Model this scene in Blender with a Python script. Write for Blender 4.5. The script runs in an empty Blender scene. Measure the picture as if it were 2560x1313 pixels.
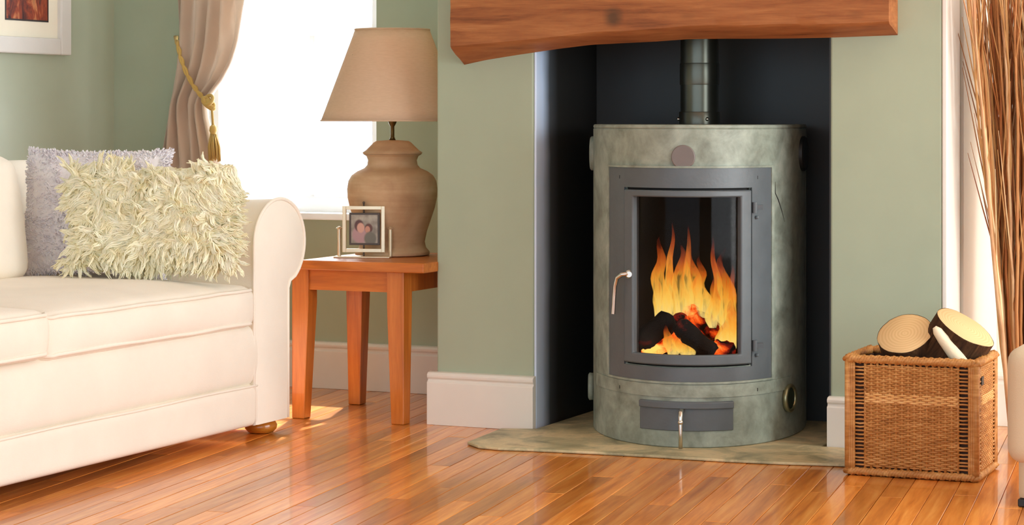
import bpy, bmesh, math, random
from mathutils import Vector, Matrix, noise
R = random.Random(7)
SC = bpy.context.scene
COL = SC.collection
PI = math.pi

# ------------------------------------------------------------------ camera
F, HEYE, HY = 5650.0, 1.0, 290.0           # focal length in pixels of the 2560 x 1313 frame, eye height, horizon row
YAW = math.atan((3800 - 1280) / F)
S_, C_ = math.sin(YAW), math.cos(YAW)
cam_d = bpy.data.cameras.new('camera')
cam = bpy.data.objects.new('camera', cam_d)
COL.objects.link(cam)
cam.location = (0, 0, HEYE)
cam.rotation_euler = (PI / 2, 0, YAW)
cam_d.sensor_width = 36
cam_d.lens = 36 * F / 2560
cam_d.shift_y = -(656.5 - HY) / 2560
cam_d.clip_start = 0.05
SC.camera = cam

# ------------------------------------------------------------------ light and exposure
SC.view_settings.view_transform = 'Standard'
SC.view_settings.look = 'None'
SC.view_settings.gamma = 1
SC.view_settings.use_curve_mapping = False
SC.view_settings.exposure = 0.0
SC.cycles.use_denoising = True
SC.cycles.max_bounces = 12
SC.cycles.diffuse_bounces = 10
SC.cycles.transparent_max_bounces = 24
w = bpy.data.worlds.new('sky'); SC.world = w; w.use_nodes = True
bg = w.node_tree.nodes['Background']
bg.inputs[0].default_value = (0.80, 0.98, 1.14, 1)
bg.inputs[1].default_value = 2.2

def area_light(name, loc, target, sx, sy, power, color):
    d = bpy.data.lights.new(name, 'AREA'); d.shape = 'RECTANGLE'
    d.size, d.size_y, d.energy, d.color = sx, sy, power, color
    o = bpy.data.objects.new(name, d); COL.objects.link(o)
    o.location = loc
    o.rotation_euler = (Vector(target) - Vector(loc)).to_track_quat('-Z', 'Y').to_euler()
    return o
# daylight through the big side window (right, out of frame) and through the back window
area_light('side_window_daylight', (1.72, 4.9, 1.25), (-3.5, 5.6, 0.4), 2.9, 1.9, 88, (0.93, 1.0, 1.02))
area_light('added_flank_light', (1.72, 6.25, 1.15), (-1.4, 6.45, 0.7), 0.8, 1.9, 44, (0.98, 1.0, 0.96))  # added light to brighten basket side and chimney flank, no window of its own
area_light('back_window_daylight', (-4.15, 7.62, 1.36), (-4.15, 6.0, 1.25), 0.95, 1.5, 30, (0.97, 0.99, 1.0))
sd = bpy.data.lights.new('sun', 'SUN'); sd.energy = 12.0; sd.angle = math.radians(1.5); sd.color = (1.0, 0.95, 0.86)
sun = bpy.data.objects.new('sun', sd); COL.objects.link(sun)
sun.rotation_euler = Vector((0.34, -1.0, -1.45)).to_track_quat('-Z', 'Y').to_euler()

# ------------------------------------------------------------------ pixel -> world helpers
def ray(px, py):
    u = (px - 1280) / F; v = (HY - py) / F
    return Vector((-S_ + C_ * u, C_ + S_ * u, v))
def atz(px, py, z=0.0):
    r = ray(px, py); t = (z - HEYE) / r.z; p = r * t; return Vector((p.x, p.y, z))
def aty(px, py, y):
    r = ray(px, py); t = y / r.y; return Vector((r.x * t, y, HEYE + r.z * t))
def atx(px, py, x):
    r = ray(px, py); t = x / r.x; return Vector((x, r.y * t, HEYE + r.z * t))

# ------------------------------------------------------------------ object helpers
def obj(name, bm_or_me, m=None, parent=None, smooth=True, bevel=0.0, segs=2, loc=None):
    if isinstance(bm_or_me, bmesh.types.BMesh):
        me = bpy.data.meshes.new(name)
        bmesh.ops.recalc_face_normals(bm_or_me, faces=bm_or_me.faces)
        bm_or_me.to_mesh(me); bm_or_me.free()
    else:
        me = bm_or_me
    o = bpy.data.objects.new(name, me); COL.objects.link(o)
    if m is not None:
        if isinstance(m, (list, tuple)):
            for q in m: me.materials.append(q)
        elif not me.materials:
            me.materials.append(m)
    if smooth:
        for p in me.polygons: p.use_smooth = True
    if bevel:
        b = o.modifiers.new('bevel', 'BEVEL'); b.width = bevel; b.segments = segs; b.limit_method = 'ANGLE'; b.angle_limit = 0.6
        b.harden_normals = False
    if smooth and bevel == 0:
        pass
    if parent is not None: o.parent = parent
    if loc is not None: o.location = loc
    return o
def flat_by_angle(o, ang=0.6):
    me = o.data
    bm = bmesh.new(); bm.from_mesh(me)
    for e in bm.edges:
        if len(e.link_faces) == 2 and e.calc_face_angle(0) > ang: e.smooth = False
    bm.to_mesh(me); bm.free()
    return o
def tag(o, label, cat, group=None):
    o['label'] = label; o['category'] = cat
    if group: o['group'] = group
    return o
def thing(name, label, cat, loc=(0, 0, 0), rz=0, group=None):
    o = bpy.data.objects.new(name, None); COL.objects.link(o)
    o.location = loc; o.rotation_euler = (0, 0, rz)
    o.empty_display_size = 0.05
    return tag(o, label, cat, group)
def struct(o):
    o['kind'] = 'structure'; return o
def stuff(o):
    o['kind'] = 'stuff'; return o

def box(bm, x0, x1, y0, y1, z0, z1, M=None):
    v = [bm.verts.new((x, y, z)) for x in (x0, x1) for y in (y0, y1) for z in (z0, z1)]
    for f in ((0, 1, 3, 2), (4, 6, 7, 5), (0, 4, 5, 1), (2, 3, 7, 6), (0, 2, 6, 4), (1, 5, 7, 3)):
        bm.faces.new([v[i] for i in f])
    if M is not None:
        for q in v: q.co = M @ q.co
    return v
def nb(): return bmesh.new()
def boxes(*bs):
    bm = nb()
    for b in bs: box(bm, *b)
    return bm
def tube(bm, pts, rad, sides=8, caps=True, closed=False, flat=None):
    pts = [Vector(p) for p in pts]; n = len(pts)
    rads = rad if isinstance(rad, (list, tuple)) else [rad] * n
    rings = []; up = None
    for i, p in enumerate(pts):
        if closed: d = pts[(i + 1) % n] - pts[i - 1]
        else: d = pts[min(i + 1, n - 1)] - pts[max(i - 1, 0)]
        d = d.normalized() if d.length > 1e-9 else Vector((0, 0, 1))
        if up is None:
            up = Vector((0, 0, 1)) if abs(d.z) < 0.9 else Vector((1, 0, 0))
        a = d.cross(up)
        if a.length < 1e-6: a = d.orthogonal()
        a.normalize(); b = a.cross(d).normalized(); up = b
        rings.append([bm.verts.new(p + (a * math.cos(2 * PI * k / sides) + b * math.sin(2 * PI * k / sides)) * rads[i]) for k in range(sides)])
    rng = range(n) if closed else range(n - 1)
    for i in rng:
        r0, r1 = rings[i], rings[(i + 1) % n]
        for k in range(sides):
            bm.faces.new((r0[k], r0[(k + 1) % sides], r1[(k + 1) % sides], r1[k]))
    if caps and not closed:
        bm.faces.new(rings[0][::-1]); bm.faces.new(rings[-1])
def lathe(bm, prof, segs=40, M=None, capb=True, capt=True, fx=1.0):
    rings = []
    for r, z in prof:
        rings.append([bm.verts.new((r * math.cos(2 * PI * k / segs), fx * r * math.sin(2 * PI * k / segs), z)) for k in range(segs)])
    for a, b in zip(rings, rings[1:]):
        for k in range(segs): bm.faces.new((a[k], a[(k + 1) % segs], b[(k + 1) % segs], b[k]))
    if capb: bm.faces.new(rings[0][::-1])
    if capt: bm.faces.new(rings[-1])
    if M is not None:
        for r in rings:
            for v in r: v.co = M @ v.co
def prism(bm, poly, axis, a0, a1):
    """extrude a 2-D polygon along an axis; poly gives the other two coordinates in cyclic order"""
    def mk(p, a):
        return {'x': (a, p[0], p[1]), 'y': (p[0], a, p[1]), 'z': (p[0], p[1], a)}[axis]
    r0 = [bm.verts.new(mk(p, a0)) for p in poly]; r1 = [bm.verts.new(mk(p, a1)) for p in poly]
    n = len(poly)
    for i in range(n): bm.faces.new((r0[i], r0[(i + 1) % n], r1[(i + 1) % n], r1[i]))
    bm.faces.new(r0[::-1]); bm.faces.new(r1)
def round_box(sx, sy, sz, r, fn=None, n=14):
    """a soft-edged block centred on the origin; fn(co, unit) may deform it"""
    bm = nb(); h = Vector((sx / 2, sy / 2, sz / 2))
    ts = [-1 + 2 * i / n for i in range(n + 1)]
    ts = [math.copysign(1 - (1 - abs(t)) ** 1.7, t) for t in ts]
    def put(u):
        p = Vector((u[0] * h.x, u[1] * h.y, u[2] * h.z))
        inn = Vector([max(-(h[i] - r), min(h[i] - r, p[i])) for i in range(3)])
        d = p - inn
        q = inn + d.normalized() * r if d.length > 1e-9 else p
        return q
    cache = {}
    def V(u):
        k = tuple(round(c, 5) for c in u)
        if k not in cache:
            q = put(u)
            if fn: q = fn(q, u)
            cache[k] = bm.verts.new(q)
        return cache[k]
    for ax in range(3):
        for sgn in (-1, 1):
            for i in range(n):
                for j in range(n):
                    c = []
                    for (a, b) in ((i, j), (i + 1, j), (i + 1, j + 1), (i, j + 1)):
                        u = [0, 0, 0]; u[ax] = sgn; u[(ax + 1) % 3] = ts[a]; u[(ax + 2) % 3] = ts[b]
                        c.append(V(u))
                    try: bm.faces.new(c if sgn > 0 else c[::-1])
                    except ValueError: pass
    return bm

# ------------------------------------------------------------------ material helpers
def srgb(r, g, b):
    f = lambda c: (c / 255) / 12.92 if c / 255 <= 0.04045 else ((c / 255 + 0.055) / 1.055) ** 2.4
    return (f(r), f(g), f(b), 1)
class MT:
    def __init__(s, name, rough=0.5, spec=0.5, metal=0.0, coat=0.0, coat_rough=0.05, sheen=0.0):
        s.m = bpy.data.materials.new(name); s.m.use_nodes = True
        s.nt = s.m.node_tree; s.b = s.nt.nodes['Principled BSDF']; s.out = s.nt.nodes['Material Output']
        i = s.b.inputs
        i['Roughness'].default_value = rough; i['Specular IOR Level'].default_value = spec; i['Metallic'].default_value = metal
        i['Coat Weight'].default_value = coat; i['Coat Roughness'].default_value = coat_rough
        i['Sheen Weight'].default_value = sheen
    def n(s, t, **k):
        q = s.nt.nodes.new(t)
        for a, v in k.items(): setattr(q, a, v)
        return q
    def l(s, a, b): s.nt.links.new(a, b)
    def coord(s, scale=(1, 1, 1), kind='Object', rot=(0, 0, 0)):
        t = s.n('ShaderNodeTexCoord'); mp = s.n('ShaderNodeMapping')
        mp.inputs['Scale'].default_value = scale; mp.inputs['Rotation'].default_value = rot
        s.l(t.outputs[kind], mp.inputs[0]); return mp.outputs[0]
    def noise(s, vec, scale=5, detail=4, rough=0.5, dist=0.0):
        q = s.n('ShaderNodeTexNoise'); q.inputs['Scale'].default_value = scale; q.inputs['Detail'].default_value = detail
        q.inputs['Roughness'].default_value = rough; q.inputs['Distortion'].default_value = dist
        if vec is not None: s.l(vec, q.inputs['Vector'])
        return q.outputs['Fac']
    def ramp(s, fac, stops, mode='LINEAR'):
        q = s.n('ShaderNodeValToRGB'); cr = q.color_ramp; cr.interpolation = mode
        cr.elements[0].position, cr.elements[0].color = stops[0]
        cr.elements[1].position, cr.elements[1].color = stops[-1]
        for p, c in stops[1:-1]:
            e = cr.elements.new(p); e.color = c
        s.l(fac, q.inputs[0]); return q.outputs[0]
    def mix(s, fac, a, b, mode='MIX'):
        q = s.n('ShaderNodeMix'); q.data_type = 'RGBA'; q.blend_type = mode
        for sock, v in ((q.inputs[0], fac), (q.inputs[6], a), (q.inputs[7], b)):
            if hasattr(v, 'is_output'): s.l(v, sock)
            else: sock.default_value = v
        return q.outputs[2]
    def math(s, op, a, b=0.5, clamp=False):
        q = s.n('ShaderNodeMath', operation=op); q.use_clamp = clamp
        for sock, v in ((q.inputs[0], a), (q.inputs[1], b)):
            if hasattr(v, 'is_output'): s.l(v, sock)
            else: sock.default_value = v
        return q.outputs[0]
    def bump(s, h, strength=0.2, dist=0.01):
        q = s.n('ShaderNodeBump'); q.inputs['Strength'].default_value = strength; q.inputs['Distance'].default_value = dist
        s.l(h, q.inputs['Height']); s.l(q.outputs[0], s.b.inputs['Normal']); return s
    def color(s, c):
        if hasattr(c, 'is_output'): s.l(c, s.b.inputs['Base Color'])
        else: s.b.inputs['Base Color'].default_value = c
        return s
def plain(name, c, rough=0.5, var=0.06, scale=18, bump=0.05, bd=0.004, **k):
    t = MT(name, rough, **k)
    v = t.coord()
    f = t.noise(v, scale, 5)
    a = tuple(x * (1 - var) for x in c[:3]) + (1,); b = tuple(min(1, x * (1 + var)) for x in c[:3]) + (1,)
    t.color(t.ramp(f, [(0.3, a), (0.7, b)]))
    if bump: t.bump(t.noise(v, scale * 6, 3), bump, bd)
    return t.m
def wood(name, dark, mid, light, stretch=(3, 30, 30), rough=0.35, coat=0.0, bump=0.1, spec=0.5, rnd=0.0, cr=0.05):
    t = MT(name, rough, spec, coat=coat, coat_rough=cr)
    v = t.coord(stretch)
    if rnd:
        oi = t.n('ShaderNodeObjectInfo'); cmb = t.n('ShaderNodeCombineXYZ')
        sc = t.math('MULTIPLY', oi.outputs['Random'], 90.0)
        t.l(sc, cmb.inputs[0]); t.l(sc, cmb.inputs[1])
        ad = t.n('ShaderNodeVectorMath', operation='ADD'); t.l(v, ad.inputs[0]); t.l(cmb.outputs[0], ad.inputs[1]); v = ad.outputs[0]
    f = t.noise(v, 1.0, 8, 0.62, 0.6)
    g = t.noise(v, 4.0, 4, 0.6)
    f2 = t.math('ADD', t.math('MULTIPLY', f, 0.75), t.math('MULTIPLY', g, 0.25))
    c = t.ramp(f2, [(0.30, dark), (0.5, mid), (0.70, light)])
    if rnd:
        hv = t.n('ShaderNodeHueSaturation')
        t.l(c, hv.inputs['Color'])
        t.l(t.math('ADD', t.math('MULTIPLY', oi.outputs['Random'], rnd), 1 - rnd / 2), hv.inputs['Value'])
        c = hv.outputs[0]
    t.color(c)
    if bump: t.bump(f2, bump, 0.003)
    return t.m

M_WALL = plain('sage_wall_paint', srgb(164, 176, 152), 0.75, 0.03, 6, 0.04)
M_WALL_L = plain('sage_wall_paint_side', srgb(170, 179, 158), 0.3, 0.03, 6, 0.03)
M_WHITE = plain('white_gloss_paint', srgb(226, 222, 212), 0.35, 0.02, 8, 0.02)
M_CEIL = plain('ceiling_paint', srgb(240, 240, 235), 0.9, 0.02, 6, 0.02)
def m_winf():
    t = MT('white_window_frame', 0.4); t.color(srgb(248, 248, 248))
    tl_ = t.n('ShaderNodeBsdfTranslucent'); tl_.inputs[0].default_value = srgb(248, 248, 248)
    mx_ = t.n('ShaderNodeMixShader'); mx_.inputs[0].default_value = 0.25  # translucency added so the solid frame glows as if in window glare
    t.l(t.b.outputs[0], mx_.inputs[1]); t.l(tl_.outputs[0], mx_.inputs[2]); t.l(mx_.outputs[0], t.out.inputs[0]); return t.m
M_WINF = m_winf()

def m_floor():
    return wood('varnished_floor_board', srgb(164, 88, 26), srgb(216, 134, 52), srgb(240, 172, 88), (30, 1.6, 30), 0.32, coat=0.5, bump=0.05, rnd=0.55, cr=0.07)
M_FLOOR = m_floor()
M_OAK = wood('orange_oak', srgb(150, 78, 20), srgb(190, 106, 34), srgb(212, 130, 54), (26, 26, 2.2), 0.32, coat=0.3, bump=0.05)
M_OAKTOP = wood('orange_oak_top', srgb(150, 78, 20), srgb(190, 106, 34), srgb(212, 130, 54), (2.2, 26, 26), 0.4, coat=0.1, bump=0.04)

def m_beam():
    t = MT('rough_oak_beam', 0.6, 0.35)
    v = t.coord((1.6, 9, 15))
    f = t.noise(v, 1.2, 9, 0.62, 0.9); g = t.noise(t.coord((4, 10, 60)), 1.3, 5, 0.65, 0.4)
    h = t.math('ADD', t.math('MULTIPLY', f, 0.6), t.math('MULTIPLY', g, 0.4))
    c = t.ramp(h, [(0.30, srgb(98, 52, 24)), (0.44, srgb(144, 86, 46)), (0.56, srgb(164, 104, 58)), (0.72, srgb(190, 132, 84))])
    # knots: a few dark voronoi spots
    vo = t.n('ShaderNodeTexVoronoi'); t.l(t.coord((3.0, 4, 7)), vo.inputs['Vector']); vo.inputs['Scale'].default_value = 1.0
    k = t.ramp(vo.outputs['Distance'], [(0.04, (1, 1, 1, 1)), (0.16, (0, 0, 0, 1))])
    c = t.mix(k, c, srgb(84, 52, 26))
    kp = aty(1532, 44, 6.495); ds = t.n('ShaderNodeVectorMath', operation='DISTANCE'); mp2 = t.n('ShaderNodeMapping'); mp2.inputs['Scale'].default_value = (1, 0.3, 1)
    tcc = t.n('ShaderNodeTexCoord'); t.l(tcc.outputs['Object'], mp2.inputs[0]); t.l(mp2.outputs[0], ds.inputs[0]); ds.inputs[1].default_value = (kp.x, kp.y * 0.3, kp.z)
    kd = t.math('ADD', ds.outputs['Value'], t.math('MULTIPLY', t.math('SUBTRACT', f, 0.5), 0.05))
    c = t.mix(t.ramp(kd, [(0.006, (0.8, 0.8, 0.8, 1)), (0.034, (0, 0, 0, 1))]), c, srgb(70, 52, 34))
    t.color(c); t.bump(h, 0.5, 0.006); return t.m
M_BEAM = m_beam()

def m_reveal_shade():
    """reveal of the hearth: pale plaster arris, with shade painted in, darker further back"""
    t = MT('painted_shade_plaster', 0.55, 0.3)
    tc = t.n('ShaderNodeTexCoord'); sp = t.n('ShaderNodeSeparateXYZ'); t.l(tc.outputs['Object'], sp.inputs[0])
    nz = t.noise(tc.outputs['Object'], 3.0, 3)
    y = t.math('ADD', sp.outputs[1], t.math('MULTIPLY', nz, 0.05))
    f = t.ramp(y, [(0.0, srgb(214, 228, 246)), (0.08, srgb(190, 208, 234)), (0.14, srgb(74, 78, 82)), (0.21, srgb(40, 38, 35)), (1, srgb(36, 34, 32))])  # shade of the opening put into the colour, along the reveal's depth
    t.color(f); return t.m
M_REVEAL_SHADE = m_reveal_shade()
M_ALC = plain('charcoal_lining', srgb(50, 51, 50), 0.5, 0.1, 5, 0.05)
def m_stone():
    t = MT('slate_hearth', 0.45, 0.4)
    v = t.coord()
    f = t.noise(v, 7, 8, 0.65, 0.5); g = t.noise(v, 40, 4)
    c = t.ramp(f, [(0.3, srgb(122, 118, 92)), (0.45, srgb(172, 164, 128)), (0.58, srgb(212, 194, 152)), (0.72, srgb(162, 144, 108))])
    t.color(c); t.bump(t.math('ADD', f, t.math('MULTIPLY', g, 0.4)), 0.4, 0.006); return t.m
M_STONE = m_stone()

# ================================================================== SETTING
YF = 6.60          # chimney face
YB = 7.313         # recess wall
XL = -4.937        # left wall
CL = aty(1092, 500, YF).x; OL = aty(1334, 500, YF).x; OR = aty(2076, 500, YF).x; CR = aty(2355, 500, YF).x
YAL = 7.12         # back of the hearth opening
CEIL = 2.45
print('chimney', CL, OL, OR, CR)

# floor: base slab + boards as parts
ang = math.radians(8)
floor = struct(obj('floor', boxes((XL - 0.2, 3.2, -2.0, YB + 0.15, -0.12, -0.014)), plain('sub_floor', srgb(70, 40, 20), 0.8), smooth=False))
PW, PL = 0.062, 1.3
bm = nb(); box(bm, -PW / 2 + 0.0006, PW / 2 - 0.0006, -PL / 2 + 0.0006, PL / 2 - 0.0006, -0.013, 0.0)
bmesh.ops.bevel(bm, geom=[e for e in bm.edges if all(v.co.z > -0.001 for v in e.verts)], offset=0.0012, segments=1, affect='EDGES')
plank_me = bpy.data.meshes.new('plank'); bm.to_mesh(plank_me); bm.free(); plank_me.materials.append(M_FLOOR)
dirv = Vector((-math.sin(ang), math.cos(ang), 0)); nrm = Vector((math.cos(ang), math.sin(ang), 0))
def inframe(p):
    x = p.x * C_ + p.y * S_; z = -p.x * S_ + p.y * C_
    if z < 1: return False
    px = 1280 + F * x / z; py = HY + F * HEYE / z
    return -30 < px < 2590 and 980 < py < 1345
rest = nb(); n_pl = 0
for i in range(-60, 70):
    off = (i * 0.37 + R.random() * 0.3) % 1.0 * PL
    for j in range(-3, 9):
        c = nrm * (i * PW) + dirv * (j * PL + off)
        if not (XL - 0.05 < c.x < 3.0 and -1.6 < c.y < YB + 0.75): continue
        z = R.uniform(-0.0007, 0.0)
        vis = any(inframe(c + dirv * (PL * q)) for q in (-0.5, -0.25, 0, 0.25, 0.5))
        if vis:
            o = bpy.data.objects.new('plank', plank_me); COL.objects.link(o); o.parent = floor
            o.location = (c.x, c.y, z); o.rotation_euler = (0, 0, ang); n_pl += 1
        else:
            M = Matrix.Translation((c.x, c.y, z)) @ Matrix.Rotation(ang, 4, 'Z')
            box(rest, -PW / 2 + 0.0006, PW / 2 - 0.0006, -PL / 2 + 0.0006, PL / 2 - 0.0006, -0.013, 0, M)
stuff(obj('far_boards', rest, M_FLOOR, floor, smooth=False))
print('planks', n_pl)

# walls
struct(obj('wall_left', boxes((XL - 0.15, XL, 0.5, YB + 0.15, 0, CEIL)), M_WALL_L, smooth=False))
struct(obj('ceiling', boxes((XL - 0.15, 3.2, 0.5, YB + 0.15, CEIL, CEIL + 0.1)), M_CEIL, smooth=False))
WL, WR = aty(520, 300, YB).x - 0.04, aty(941, 300, YB).x       # window opening
WZ0, WZ1 = aty(760, 533, YB).z, 2.05
struct(obj('wall_back', boxes((XL, WL, YB, YB + 0.15, 0, CEIL), (WR, CL + 0.03, YB, YB + 0.15, 0, CEIL), (WL, WR, YB, YB + 0.15, 0, WZ0), (WL, WR, YB, YB + 0.15, WZ1, CEIL)), M_WALL, smooth=False))
struct(obj('wall_recess', boxes((CR - 0.03, 3.2, YB, YB + 0.15, 0, CEIL)), plain('cream_wall_paint', srgb(240, 238, 226), 0.7, 0.02, 6, 0.02), smooth=False))
# side wall with the big window the daylight comes through (out of frame)
struct(obj('wall_right', boxes((1.62, 1.72, 0.5, 3.3, 0, CEIL), (1.62, 1.72, 7.2, YB, 0, CEIL), (1.62, 1.72, 3.3, 7.2, 0, 0.15), (1.62, 1.72, 3.3, 7.2, 2.3, CEIL)), M_WALL, smooth=False))

# chimney breast: two piers, header, hearth back
MZ = 1.18
bm = nb()
prism(bm, [(CL, 0), (OL, 0), (OL, 1.30), (OR, 1.30), (OR, 0), (CR, 0), (CR, CEIL), (CL, CEIL)], 'y', YF, YB)
struct(obj('wall_chimney', bm, M_WALL, smooth=False, bevel=0.006))
al = struct(obj('wall_hearth', boxes((OL, OR, YAL, YB - 0.002, 0, 1.30)), M_ALC, smooth=False))
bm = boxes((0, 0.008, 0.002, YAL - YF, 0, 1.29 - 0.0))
rv = obj('reveal', bm, M_REVEAL_SHADE, al, smooth=False, bevel=0.004); rv.location = (OL, YF, 0.0)
obj('reveal', boxes((OR - 0.006, OR, YF + 0.01, YAL, 0, 1.29)), M_ALC, al, smooth=False)
obj('lintel_lining', boxes((OL + 0.009, OR - 0.007, YF + 0.01, YAL, 1.285, 1.2995)), M_ALC, al, smooth=False)
# white trim on the sunlit flank of the chimney breast
f1 = aty(2386, 500, YF); 
struct(obj('trim_1', boxes((CR, CR + 0.016, YF - 0.002, YF + 0.165, 0.17, CEIL)), M_WHITE, smooth=False, bevel=0.004))
struct(obj('trim_2', boxes((CR, CR + 0.012, YF + 0.225, YB - 0.003, 0.17, CEIL)), M_WHITE, smooth=False, bevel=0.004))

# baseboards with a moulded top
def bb_profile(h, d):
    return [(0, 0), (d, 0), (d, h * 0.80), (d * 0.72, h * 0.83), (d * 0.72, h * 0.86), (d * 0.95, h * 0.89), (d * 0.98, h * 0.94), (d * 0.7, h * 0.985), (0, h)]
def baseboard(name, p0, p1, out, h=0.172, d=0.026):
    """run from p0 to p1, thickness towards the unit vector out"""
    p0, p1, out = Vector(p0), Vector(p1), Vector(out); bm = nb()
    pr = bb_profile(h, d)
    a = [bm.verts.new(p0 + out * q[0] + Vector((0, 0, q[1]))) for q in pr]
    b = [bm.verts.new(p1 + out * q[0] + Vector((0, 0, q[1]))) for q in pr]
    for i in range(len(pr)): bm.faces.new((a[i], a[(i + 1) % len(pr)], b[(i + 1) % len(pr)], b[i]))
    bm.faces.new(a[::-1]); bm.faces.new(b)
    return struct(obj(name, bm, M_WHITE, smooth=False, bevel=0.0015))
baseboard('baseboard_left', (CL - 0.024, YF, 0.0), (OL + 0.008, YF, 0.0), (0, -1, 0))
baseboard('baseboard_right', (OR - 0.004, YF, 0.0), (CR + 0.02, YF, 0.0), (0, -1, 0), h=0.158)
baseboard('baseboard_flank', (CL, YF, 0.0), (CL, YB, 0.0), (-1, 0, 0))
baseboard('baseboard_back', (XL, YB, 0), (CL, YB, 0), (0, -1, 0))
baseboard('baseboard_side', (XL, 0.5, 0), (XL, YB, 0), (1, 0, 0))
baseboard('baseboard_recess', (CR, YB, 0), (3.0, YB, 0), (0, -1, 0))
baseboard('baseboard_breast', (CR, YF, 0), (CR, YB, 0), (1, 0, 0), h=0.165, d=0.02)

# window
win = struct(obj('window_1', boxes((WL, WL + 0.05, YB + 0.06, YB + 0.13, WZ0, WZ1), (WR - 0.05, WR, YB + 0.06, YB + 0.13, WZ0, WZ1),
    (WL + 0.05, WR - 0.05, YB + 0.06, YB + 0.13, WZ0, WZ0 + 0.06), (WL + 0.05, WR - 0.05, YB + 0.06, YB + 0.13, WZ1 - 0.05, WZ1)), M_WINF, smooth=False, bevel=0.003))
mx = aty(785, 200, YB + 0.09).x; mz = aty(785, 76, YB + 0.09).z
obj('mullion', boxes((mx - 0.011, mx + 0.011, YB + 0.075, YB + 0.105, WZ0 + 0.06, mz - 0.02)), M_WINF, win, smooth=False)
obj('transom', boxes((WL + 0.05, WR - 0.05, YB + 0.07, YB + 0.115, mz - 0.02, mz + 0.02)), M_WINF, win, smooth=False)
def m_glass(name, tint=(1, 1, 1, 1), refl=0.08):
    t = MT(name); tr = t.n('ShaderNodeBsdfTransparent'); tr.inputs[0].default_value = tint
    gl = t.n('ShaderNodeBsdfGlossy'); gl.inputs['Roughness'].default_value = 0.03
    mx_ = t.n('ShaderNodeMixShader'); fr = t.n('ShaderNodeFresnel'); fr.inputs[0].default_value = 1.35
    t.l(t.math('MULTIPLY', fr.outputs[0], 0.12), mx_.inputs[0]); t.l(tr.outputs[0], mx_.inputs[1]); t.l(gl.outputs[0], mx_.inputs[2])
    t.l(mx_.outputs[0], t.out.inputs[0]); return t.m
M_GLASS = m_glass('window_glass')
for (x0, x1, z0, z1) in ((WL + 0.05, mx - 0.011, WZ0 + 0.06, mz - 0.02), (mx + 0.011, WR - 0.05, WZ0 + 0.06, mz - 0.02), (WL + 0.05, WR - 0.05, mz + 0.02, WZ1 - 0.05)):
    obj('pane', boxes((x0, x1, YB + 0.088, YB + 0.092, z0, z1)), M_GLASS, win, smooth=False)
obj('sill', boxes((WL - 0.04, WR + 0.03, YB - 0.035, YB + 0.06, WZ0 - 0.022, WZ0 + 0.003)), M_WINF, win, smooth=False, bevel=0.005)

# ================================================================== HEARTH SLAB
hp = [atz(1168, 1112), atz(1252, 1078), (OL + 0.02, YF - 0.03, 0), (OL + 0.02, YAL - 0.01, 0), (OR - 0.02, YAL - 0.01, 0), (OR - 0.02, YF - 0.03, 0), (CR - 0.1, YF - 0.03, 0), atz(2175, 1172), atz(2110, 1168), atz(1950, 1163), atz(1820, 1157), atz(1640, 1146), atz(1480, 1137), atz(1330, 1130), atz(1245, 1127), atz(1195, 1122)]
bm = nb(); prism(bm, [(p[0], p[1]) for p in hp], 'z', 0.0005, 0.009)
tag(obj('hearth_slab', bm, M_STONE, smooth=False, bevel=0.003), 'mottled grey-brown stone hearth slab with uneven front edge under the stove', 'hearth')

# ================================================================== MANTEL BEAM
bL = aty(1125, 100, YF - 0.1); bR = aty(2221, 60, YF - 0.1)
front = [(1126, 122), (1180, 118), (1300, 107), (1400, 97), (1480, 86), (1560, 84), (1640, 78), (1720, 71), (1800, 69), (1860, 70), (1960, 66), (2060, 67), (2150, 64), (2222, 60)]
back = [(1166, 162), (1220, 150), (1300, 137), (1400, 122), (1480, 112), (1560, 108), (1640, 104), (1720, 98), (1800, 97), (1900, 97), (1980, 96), (2080, 94), (2160, 91), (2238, 88)]
bm = nb(); secs = []
def lerp(pts, x):
    for (x0, y0), (x1, y1) in zip(pts, pts[1:]):
        if x0 <= x <= x1: return y0 + (y1 - y0) * (x - x0) / (x1 - x0)
    return pts[0][1] if x < pts[0][0] else pts[-1][1]
NB = 70; YM = YF - 0.105
for i in range(NB + 1):
    k = i / NB
    pf = aty(1126 + (2222 - 1126) * k, lerp(front, 1126 + 1096 * k), YM)
    pb = aty(1166 + (2238 - 1166) * k, lerp(back, 1166 + 1072 * k), YF + 0.0)
    x = pf.x; wob = 0.004 * noise.noise((x * 9, 1, 0)) + 0.002 * noise.noise((x * 31, 4, 0))
    top = 1.47
    rows = [(YM + 0.004, top), (YM - 0.002 + wob, top - 0.01)]
    for q in range(1, 6):
        z = top + (pf.z + 0.008 - top) * q / 6
        rows.append((YM + 0.004 * noise.noise((x * 6, z * 18, 2)), z))
    rows += [(YM + wob, pf.z + 0.008), (YM + 0.008, pf.z + wob * 0.5)]
    for q in (0.33, 0.66):
        rows.append((YM + 0.008 + (YF - YM - 0.012) * q, pf.z + (pb.z - pf.z) * q + 0.006 * noise.noise((x * 8, q * 5, 7))))
    rows += [(YF - 0.001, pb.z), (YF - 0.001, top)]
    secs.append([bm.verts.new((x + (pb.x - pf.x if False else 0), y, z)) for y, z in rows])
for a, b in zip(secs, secs[1:]):
    n = len(a)
    for k in range(n): bm.faces.new((a[k], a[(k + 1) % n], b[(k + 1) % n], b[k]))
bm.faces.new(secs[0][::-1]); bm.faces.new(secs[-1])
tag(flat_by_angle(obj('mantel_beam', bm, M_BEAM), 0.7), 'rough-hewn brown oak mantel beam with waney lower edge above the stove', 'mantel')

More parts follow.
